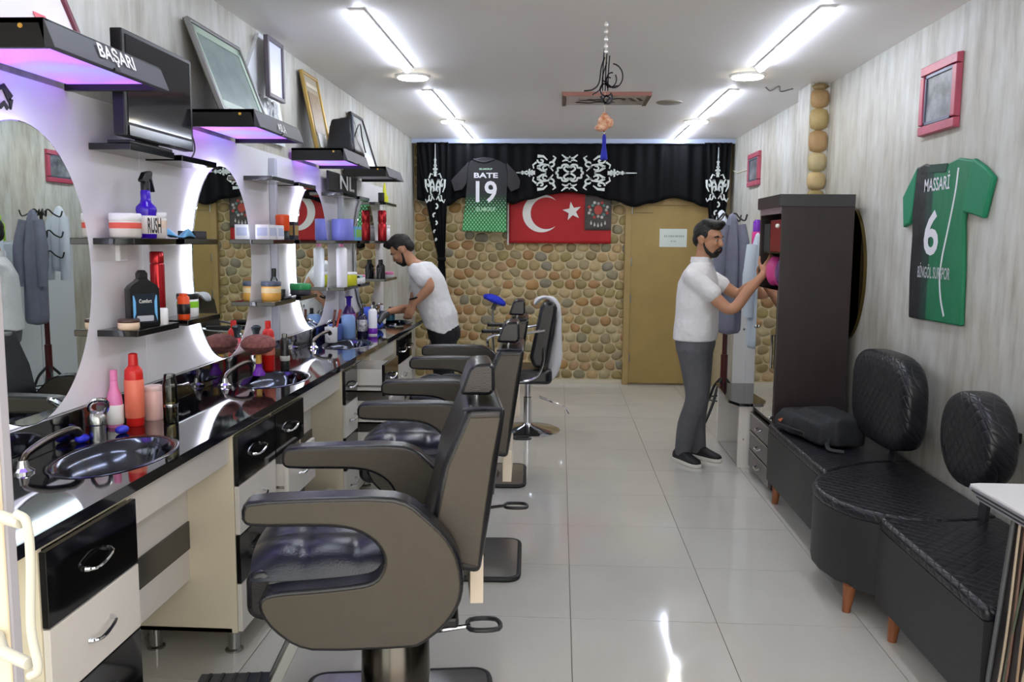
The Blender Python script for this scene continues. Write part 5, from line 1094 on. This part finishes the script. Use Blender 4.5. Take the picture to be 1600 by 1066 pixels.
def coat(label, x, y, ztop, zbot, w, mat, lean=0, depth=.08):
    t = thing('hanging_coat', label, 'coat', (x, y, zbot), 'coats on the stand')
    rs = []
    for k in range(13):
        f_ = k/12; z = ztop+(zbot-ztop)*f_; ww = w*(.22+.78*min(1, f_*2.4)**.6); dd = depth*(.22+.78*min(1, f_*2.4)**.6); ring = []
        for q in range(28):
            a = 2*math.pi*q/28; rr = 1+.10*math.sin(a*5+k*.25)+.05*math.sin(a*9)
            ring.append((x+lean*f_+dd*rr*math.cos(a)*.9, y+ww*rr*math.sin(a), z))
        rs.append(ring)
    o = MB().rings(rs).build('body', mat, t, ang=180, subsurf=1)
    for s in (-1, 1): MB().tube(bez([(x+s*depth*.6, y-w*.2, ztop-.10), (x+s*depth*.95, y-w*.6, ztop-.32), (x+s*depth*.9, y-w*.65, ztop-.66)], 6), [.045]*6+[.05]*4+[.042]*3, 10).build('sleeve', mat, t)
    return t
coat('grey jacket hanging on the coat stand', px_+.0, py_-.13, 1.80, .80, .08, M('grey_fleece', '77798a', .85, noise=.08, nscale=12, bump=.4, bscale=10), depth=.105)
coat('white shirt hanging behind the grey jacket', px_-.02, py_+.24, 1.84, 1.25, .10, M('shirt_cotton', 'd4dae4', .8))
coat('long white barber coat hanging beside the white locker', px_+.14, py_-.45, 1.64, .72, .08, M('coat_cotton', 'c6d2de', .8, bump=.3, bscale=8), depth=.07)
t = thing('white_locker', 'tall white locker cabinet behind the coat stand', 'cabinet', (1.70, 7.3, 0))
MB().box(1.66, 1.812, 6.5, 8.25, .03, 1.52).build('body', M('locker_white', 'd6dce4', .3), t, smooth=False, bevel=.003)
for k in range(3): 
    d = MB().box(1.646, 1.66, 6.51+.58*k, 6.51+.58*k+.565, .05, 1.50).build('door', M('locker_white'), t, smooth=False, bevel=.002)
    MB().ell((1.636, 6.56+.58*k, .8), (.01, .012, .012), 8, 6).build('knob', steel, d)
bottle('violet and pink bottle on top of the white locker', 1.72, 7.75, 1.521, [(.04, 0), (.042, .005), (.042, .13), (.04, .135)], [(.036, .135), (.036, .22), (.02, .24)], M('hot_pink', 'e03a90', .35), violet)
bottle('bright green bottle on top of the white locker', 1.72, 7.25, 1.521, [(.045, 0), (.048, .005), (.048, .15), (.03, .17)], [(.022, .17), (.022, .22), (.012, .235)], lime, lime)
bottle('red and white bottle on top of the white locker', 1.74, 6.85, 1.521, [(.045, 0), (.048, .005), (.048, .15), (.03, .17)], [(.022, .17), (.022, .20), (.012, .21)], wplastic, red, red, (.06, .14, .0485))
# ------------------------------------------------------------------ reception desk
t = thing('reception_desk', 'reception desk with a white top, layered dark rim and wavy striped front', 'desk', (1.55, 2.3, 0))
dx, dz, dy = 1.305, .80, 2.745
MB().prism([(dx, dy), (dx+.03, dy+.01), (1.80, dy+.01), (1.80, 1.55), (dx+.02, 1.55)], (0, 0, dz-.004), (1, 0, 0), (0, 1, 0), (0, 0, .006)).build('white_top', M('desk_white', 'eceaec', .2), t, smooth=False)
for k in range(5):
    MB().prism([(dx-.004+.006*k, dy-.004*k), (dx+.02+.006*k, dy+.006-.004*k), (1.80, dy+.006-.004*k), (1.80, 1.55), (dx+.02+.006*k, 1.55)], (0, 0, dz-.012-.009*k), (1, 0, 0), (0, 1, 0), (0, 0, .0075)).build('rim_layer', (M('rim_light', '85858e', .3), M('rim_dark', '1a1a1e', .3))[k % 2], t, smooth=False, bevel=.002)
MB().hexa([(dx-.005, 1.6, 0), (1.80, 1.6, 0), (1.80, 2.575, 0), (dx-.005, 2.575, 0), (dx+.055, 1.6, dz-.05), (1.80, 1.6, dz-.05), (1.80, 2.575, dz-.05), (dx+.055, 2.575, dz-.05)]).build('body', M('desk_body', '1c1416', .3), t, smooth=False)
MB().cyl((dx-.008, 2.572, 0), (dx+.052, 2.572, dz-.05), .008, n=10).build('corner_post', M('post_grey', '54585a', .35), t)
dr_ = random.Random(3)
for k in range(26):
    y = 2.54-.036*k+dr_.uniform(-.006, .006); ph = dr_.uniform(0, 6); m = (M('wave_cream', 'b8a890', .4), M('wave_brown', '6a4a3c', .4), M('wave_green', '4a5442', .4), M('wave_tan', 'a08468', .4))[k % 4]
    MB().tube([(dx-.007+.08*z, y+.022*math.sin(z*4.2+ph)*math.sin(z*2+1), z) for z in [.01+.73*q/20 for q in range(21)]], .0045, 6).build('wavy_strip', m, t)
print('part6 ok')
# ------------------------------------------------------------------ people
skin = M('skin', 'b98768', .55, noise=.06, nscale=9); hairm = M('dark_hair', '14110f', .6, noise=.4, nscale=40, bump=.8, bscale=60)
wshirt = M('white_jersey', 'e6e6e8', .75, bump=.8, bscale=7, bdist=.04); charcoal = M('charcoal_twill', '5a5b60', .8, noise=.08, nscale=30, bump=.6, bscale=8, bdist=.03)
blackp = M('black_trousers', '121318', .8, bump=.2, bscale=12); shoem = M('shoe_black', '1c1d20', .6); sole = M('shoe_sole', 'd8d4cc', .6)
def ring3(c, a, b, ra, rb, n=20, p=2.3):
    c, a, b = Vector(c), Vector(a).normalized(), Vector(b).normalized()
    f = lambda t: math.copysign(abs(t)**(2/p), t)
    return [c+a*ra*f(math.cos(2*math.pi*k/n))+b*rb*f(math.sin(2*math.pi*k/n)) for k in range(n)]
def limb(mb, pts, rads, n=14, sub=5):
    P = bez(pts, sub); rr = []
    for i in range(len(P)): t = i/sub; k = min(int(t), len(rads)-2); f = t-k; rr.append(rads[k]*(1-f)+rads[k+1]*f)
    mb.tube(P, rr, n); mb.ell(P[0], (rr[0],)*3, 12, 8); mb.ell(P[-1], (rr[-1],)*3, 12, 8)
def head_parts(mb, c, rot):
    T = lambda v: c+rot @ Vector(v)
    E = lambda v, r: mb.ell(T(v), r, 22, 14, rot)
    E((-.012, 0, .032), (.096, .076, .084)); E((.022, 0, -.03), (.066, .060, .084)); E((.034, 0, -.085), (.046, .044, .034)); E((.05, 0, .03), (.042, .058, .035))
    E((.07, .034, -.022), (.022, .024, .022)); E((.07, -.034, -.022), (.022, .024, .022))
    E((.079, 0, .022), (.018, .05, .010))
    mb.tube([T((.082, 0, .018)), T((.098, 0, -.012)), T((.107, 0, -.03)), T((.085, 0, -.036))], [.008, .011, .014, .010], 10)
    E((.096, .012, -.031), (.009, .008, .007)); E((.096, -.012, -.031), (.009, .008, .007))
    E((.084, 0, -.058), (.012, .024, .006)); E((.081, 0, -.068), (.012, .021, .007))
    for s in (-1, 1): E((-.012, s*.076, -.008), (.022, .009, .031)); E((-.008, s*.082, .012), (.018, .008, .012))
def head_details(t, body, c, rot, beard=True):
    T = lambda v: c+rot @ Vector(v)
    for s in (-1, 1):
        MB().ell(T((.080, s*.033, .0)), (.008, .0115, .0055), 12, 8, rot).build('eye', M('eye_white', 'd8d0c8', .2), body)
        MB().ell(T((.0845, s*.033, .0)), (.0055, .0058, .0055), 10, 6, rot).build('iris', M('iris_brown', '1c120c', .15), body)
        MB().tube([T((.086, s*.014, .020)), T((.088, s*.032, .026)), T((.074, s*.056, .020))], [.006, .007, .004], 8).build('eyebrow', hairm, body)
    mb = MB(); E = lambda v, r: mb.ell(T(v), r, 20, 12, rot)
    E((-.024, 0, .048), (.094, .080, .080)); E((.03, 0, .104), (.064, .064, .032)); E((-.01, 0, .112), (.06, .06, .03)); E((.075, .01, .112), (.03, .05, .024)); E((-.07, 0, .0), (.045, .066, .06)); E((.06, .0, .088), (.035, .055, .022))
    for s in (-1, 1): E((-.0, s*.068, .035), (.03, .013, .035))
    h = mb.build('hair', hairm, t, remesh=.007, sm=2)
    if beard:
        mb = MB(); E2 = lambda v, r: mb.ell(T(v), r, 18, 10, rot)
        E2((.046, 0, -.098), (.040, .040, .026)); E2((.066, 0, -.084), (.026, .030, .020)); mb.tube([T((.090, -.028, -.068)), T((.098, -.012, -.048)), T((.098, .012, -.048)), T((.090, .028, -.068))], .0075, 8)
        for s in (-1, 1): mb.tube([T((-.002, s*.067, -.01)), T((.01, s*.062, -.05)), T((.03, s*.050, -.085)), T((.055, s*.024, -.104))], [.006, .009, .014, .016], 8); mb.tube([T((.090, s*.028, -.064)), T((.078, s*.030, -.088))], .009, 8)
        mb.build('beard', hairm, t, remesh=.006, sm=2)
    MB().tube([T((.0955, -.016, -.0635)), T((.0985, 0, -.0625)), T((.0955, .016, -.0635))], .0022, 6).build('mouth_line', M('lip_dark', '6a3c34', .5), body)
def hand(mb, wrist, fwd, side, up, curl=.4, s=1.0, thumb=1):
    """palm and five fingers: fwd = along the hand, side = towards the thumb, up = back of the hand"""
    f, sd, u = (Vector(q).normalized() for q in (fwd, side, up)); w = Vector(wrist)
    mb.rings([ring3(w, sd, u, .026*s, .020*s, 14), ring3(w+f*.03*s, sd, u, .034*s, .018*s, 14), ring3(w+f*.07*s, sd, u, .041*s, .016*s, 14), ring3(w+f*.095*s, sd, u, .040*s, .013*s, 14)])
    for k, (o, L) in enumerate(((.029, .072), (.010, .080), (-.010, .075), (-.029, .058))):
        b = w+f*.088*s+sd*o*s; a = curl*(1+.12*k); p1 = b+(f*math.cos(a*.5)-u*math.sin(a*.5))*L*.42*s; p2 = p1+(f*math.cos(a*1.3)-u*math.sin(a*1.3))*L*.33*s; p3 = p2+(f*math.cos(a*2.0)-u*math.sin(a*2.0))*L*.25*s
        mb.tube([b-f*.02*s, b, p1, p2, p3], [.010*s, .0098*s, .009*s, .0083*s, .0065*s], 8); mb.ell(p3, (.0065*s,)*3, 8, 6)
    b = w+f*.028*s+sd*.026*s; p1 = b+(f*.55+sd*.75-u*.25).normalized()*.042*s; p2 = p1+(f*.8+sd*.4-u*.4).normalized()*.034*s; p3 = p2+(f*.9+sd*.1-u*.45).normalized()*.022*s
    mb.tube([b-sd*.012*s, b, p1, p2, p3], [.014*s, .0135*s, .0115*s, .010*s, .0075*s], 8); mb.ell(p3, (.0075*s,)*3, 8, 6)
def shoe(t, heel, toe, ank):
    h, q = Vector(heel), Vector(toe); d = (q-h); L = d.length; d.normalize(); s = Vector((-d.y, d.x, 0))
    prof = [(0, .030), (.10, .036), (.3, .036), (.5, .040), (.72, .047), (.88, .042), (.97, .026), (1.0, .010)]
    outl = [h+d*L*a+s*b for a, b in prof]+[h+d*L*a-s*b for a, b in prof[::-1]]
    n = len(outl); mb = MB(); mb.rings([[p+Vector((0, 0, .001)) for p in outl], [p+Vector((0, 0, .026)) for p in outl]]); o = mb.build('sole', sole, t, bevel=.004)
    mb = MB(); mb.rings([ring3(h+d*L*a+Vector((0, 0, .018+z/2)), s, (0, 0, 1), w, z/2+.006, 16) for a, w, z in ((.02, .026, .055), (.10, .034, .075), (.25, .036, .085), (.40, .038, .075), (.55, .042, .058), (.72, .045, .042), (.88, .040, .032), (.97, .022, .022))])
    mb.build('shoe', shoem, t, ang=180)
    return o
def arms_dir(a, b): return (Vector(b)-Vector(a)).normalized()
# --- man by the display cabinet, turned three quarters to the cabinet
t = thing('person', 'man in white polo shirt and grey trousers reaching into the display cabinet', 'person', (.95, 6.05, 0))
fy = R(-24); fwd = V(math.cos(fy), math.sin(fy), 0); lat = V(-math.sin(fy), math.cos(fy), 0)   # lat points to his left, away from the camera
hipc = V(.955, 6.05, .88); che = V(.955, 6.06, 1.24); shl = V(.965, 6.06, 1.36); nk = V(.985, 6.06, 1.44)
hc = V(1.018, 6.05, 1.578)
shR, shL = shl-lat*.165+V(-.005, 0, -.035), shl+lat*.165+V(.0, 0, -.035)
elR, wrR = V(1.145, 5.83, 1.115), V(1.345, 5.835, 1.345); elL, wrL = V(1.25, 6.16, 1.20), V(1.36, 6.03, 1.30)
hrot = Matrix.Rotation(R(-40), 3, 'Z') @ Matrix.Rotation(R(4), 3, 'Y')
mb = MB(); head_parts(mb, hc, hrot)
mb.rings([ring3(nk+V(-.01, 0, -.05), fwd, lat, .07, .075), ring3(nk, fwd, lat, .056, .058), ring3(nk+V(.012, 0, .06), fwd, lat, .054, .055), ring3(hc+V(-.02, 0, -.03), fwd, lat, .055, .055)])
mb.rings([ring3(hipc, fwd, lat, .10, .14), ring3(che, fwd, lat, .10, .15), ring3(shl, fwd, lat, .08, .15), ring3(nk+V(-.01, 0, -.02), fwd, lat, .05, .07)])
limb(mb, [shR, (shR+elR)/2+V(0, 0, -.01), elR, (elR+wrR)/2+V(.005, 0, .008), wrR], [.056, .047, .038, .038, .026])
limb(mb, [shL, (shL+elL)/2, elL, (elL+wrL)/2, wrL], [.056, .047, .038, .036, .026])
hand(mb, wrR, (.55, .05, .85), (-.75, .1, .5), (.2, -.95, -.1), .45); hand(mb, wrL, (.6, -.35, .72), (-.6, .1, .6), (.2, .95, .1), .45)
for s, knee, an in ((-1, V(.955, 5.96, .48), V(.895, 6.10, .10)), (1, V(1.0, 6.16, .48), V(1.015, 6.25, .10))):
    limb(mb, [hipc+lat*s*.075+V(0, 0, -.04), knee, an], [.085, .055, .04])
body = mb.build('body', skin, t, remesh=.0065, sm=3)
head_details(t, body, hc, hrot)
# polo shirt
mb = MB()
mb.rings([ring3(V(.945, 6.05, .885), fwd, lat, .145, .180, 24), ring3(V(.95, 6.05, .95), fwd, lat, .148, .182, 24), ring3(V(.955, 6.05, 1.06), fwd, lat, .142, .180, 24), ring3(V(.955, 6.055, 1.18), fwd, lat, .138, .185, 24), ring3(V(.957, 6.06, 1.28), fwd, lat, .128, .190, 24), ring3(V(.965, 6.06, 1.355), fwd, lat, .10, .185, 24), ring3(V(.972, 6.06, 1.395), fwd, lat, .082, .13, 24), ring3(V(.980, 6.06, 1.425), fwd, lat, .070, .078, 24)])
limb(mb, [shR+V(0, 0, .0), shR*.75+elR*.25, shR*.50+elR*.50], [.068, .066, .066]); limb(mb, [shL, shL*.75+elL*.25, shL*.50+elL*.50], [.066, .062, .060])
sh_ = mb.build('polo_shirt', wshirt, t, remesh=.009, sm=3)
cr = MB(); cr.rings([ring3(nk+V(-.012, 0, -.018), fwd, lat, .074, .078, 28), ring3(nk+V(-.014, 0, .018), fwd, lat, .066, .070, 28), ring3(nk+V(-.014, 0, .019), fwd, lat, .061, .065, 28), ring3(nk+V(-.012, 0, -.016), fwd, lat, .068, .072, 28)], closed=True); cr.build('collar', wshirt, t, ang=60)
for s in (-1, 1): MB().prism([(0, 0), (.05, -.005), (.035, -.075), (.012, -.05)], nk+fwd*.052+lat*s*.006+V(-.006, 0, .012), lat*s, (0, 0, 1), fwd*.006).build('collar_point', wshirt, t, bevel=.002)
mb = MB()
mb.rings([ring3(V(.95, 6.05, .93), fwd, lat, .13, .165, 24), ring3(V(.95, 6.05, .86), fwd, lat, .132, .172, 24), ring3(V(.95, 6.055, .80), fwd, lat, .12, .168, 24), ring3(V(.955, 6.06, .74), fwd, lat, .08, .12, 24)])
for s, knee, an in ((-1, V(.955, 5.97, .48), V(.895, 6.10, .085)), (1, V(1.0, 6.15, .48), V(1.02, 6.235, .085))):
    limb(mb, [hipc+lat*s*.085+V(-.005, 0, -.05), hipc*.5+knee*.5+lat*s*.04, knee, knee*.5+an*.5+V(-.015, 0, 0), an], [.105, .092, .076, .070, .060])
mb.build('trousers', charcoal, t, remesh=.009, sm=3)
shoe(t, (.845, 6.16, 0), (.985, 5.925, 0), None); shoe(t, (.975, 6.275, 0), (1.165, 6.10, 0), None)
# --- man bending over the worktop
t = thing('person', 'man in white T-shirt and black trousers bending over the black worktop', 'person', (-.95, 7.25, 0))
fwd = V(-1, .05, 0).normalized(); lat = V(-.05, -1, 0).normalized()       # lat = his left, towards the camera
hc = V(-1.315, 7.20, 1.475); nk = V(-1.245, 7.22, 1.385)
hrot = Matrix.Rotation(R(176), 3, 'Z') @ Matrix.Rotation(R(38), 3, 'Y')
shc, chc, wac, hic = V(-1.16, 7.22, 1.335), V(-1.10, 7.22, 1.20), V(-1.045, 7.23, 1.02), V(-.985, 7.23, .86)
ax = (shc-hic).normalized(); frt = ax.cross(lat).normalized()
if frt.x > 0: frt = -frt
shL, shR = shc+lat*.165+V(.0, 0, -.03), shc-lat*.165+V(-.03, 0, -.03)
elL, wrL = V(-1.055, 7.0, 1.185), V(-1.185, 6.985, 1.045); elR, wrR = V(-1.24, 7.24, 1.0), V(-1.39, 7.02, .975)
mb = MB(); head_parts(mb, hc, hrot)
mb.rings([ring3(shc+V(.0, 0, .0), frt, lat, .07, .10), ring3(nk, frt, lat, .056, .058), ring3(nk*.5+hc*.5, frt, lat, .055, .056), ring3(hc+V(.02, 0, -.01), frt, lat, .054, .054)])
mb.rings([ring3(hic, frt, lat, .10, .15), ring3(wac, frt, lat, .10, .14), ring3(chc, frt, lat, .11, .155), ring3(shc, frt, lat, .08, .15)])
limb(mb, [shL, (shL+elL)/2+V(.01, 0, .01), elL, (elL+wrL)/2+V(.008, 0, 0), wrL], [.058, .05, .042, .038, .027])
limb(mb, [shR, (shR+elR)/2, elR, (elR+wrR)/2, wrR], [.056, .048, .040, .037, .027])
hand(mb, wrL, (-.35, .05, -.8), (-.9, .1, .3), (.1, -1, 0), .5); hand(mb, wrR, (-.85, -.25, -.35), (.2, -.9, .2), (-.3, .1, .95), .5)
for s in (-1, 1): limb(mb, [hic+lat*s*.08, V(-.97, 7.24-s*.09, .46), V(-.93, 7.25-s*.10, .09)], [.09, .06, .045])
body = mb.build('body', skin, t, remesh=.0065, sm=3)
head_details(t, body, hc, hrot)
mb = MB()
mb.rings([ring3(V(-.985, 7.23, .80), V(-1, 0, .32), lat, .155, .19, 24), ring3(hic+V(-.01, 0, .05), frt, lat, .145, .188, 24), ring3(wac, frt, lat, .142, .183, 24), ring3(wac*.5+chc*.5, frt, lat, .145, .188, 24), ring3(chc, frt, lat, .142, .192, 24), ring3(shc*.6+chc*.4, frt, lat, .125, .192, 24), ring3(shc+V(-.01, 0, .01), frt, lat, .10, .175, 24), ring3(shc*.5+nk*.5, frt, lat, .074, .09, 24)])
limb(mb, [shL, shL*.7+elL*.3, shL*.48+elL*.52], [.074, .072, .074]); limb(mb, [shR, shR*.66+elR*.34, shR*.5+elR*.5], [.074, .070, .070])
mb.build('t_shirt', wshirt, t, remesh=.009, sm=3)
MB().tube([wrL+V(.006, 0, .045)+V(.034*math.cos(R(20*k)), .034*math.sin(R(20*k)), .010*math.cos(R(20*k))) for k in range(18)], .008, 8, closed=True).build('bracelet', black, t)
mb = MB()
mb.rings([ring3(V(-.985, 7.23, .90), V(-1, 0, .2), lat, .13, .165, 24), ring3(V(-.97, 7.23, .82), V(-1, 0, .1), lat, .14, .178, 24), ring3(V(-.965, 7.235, .74), V(-1, 0, 0), lat, .13, .172, 24), ring3(V(-.965, 7.24, .68), V(-1, 0, 0), lat, .08, .12, 24)])
for s in (-1, 1): limb(mb, [V(-.965, 7.235-s*.085, .78), V(-.97, 7.24-s*.09, .46), V(-.93, 7.25-s*.10, .09)], [.108, .08, .062])
mb.build('trousers', blackp, t, remesh=.010, sm=3)
for s in (-1, 1): shoe(t, (-.87, 7.25+s*.10, 0), (-1.13, 7.25+s*.11, 0), None)
print('part7 ok')
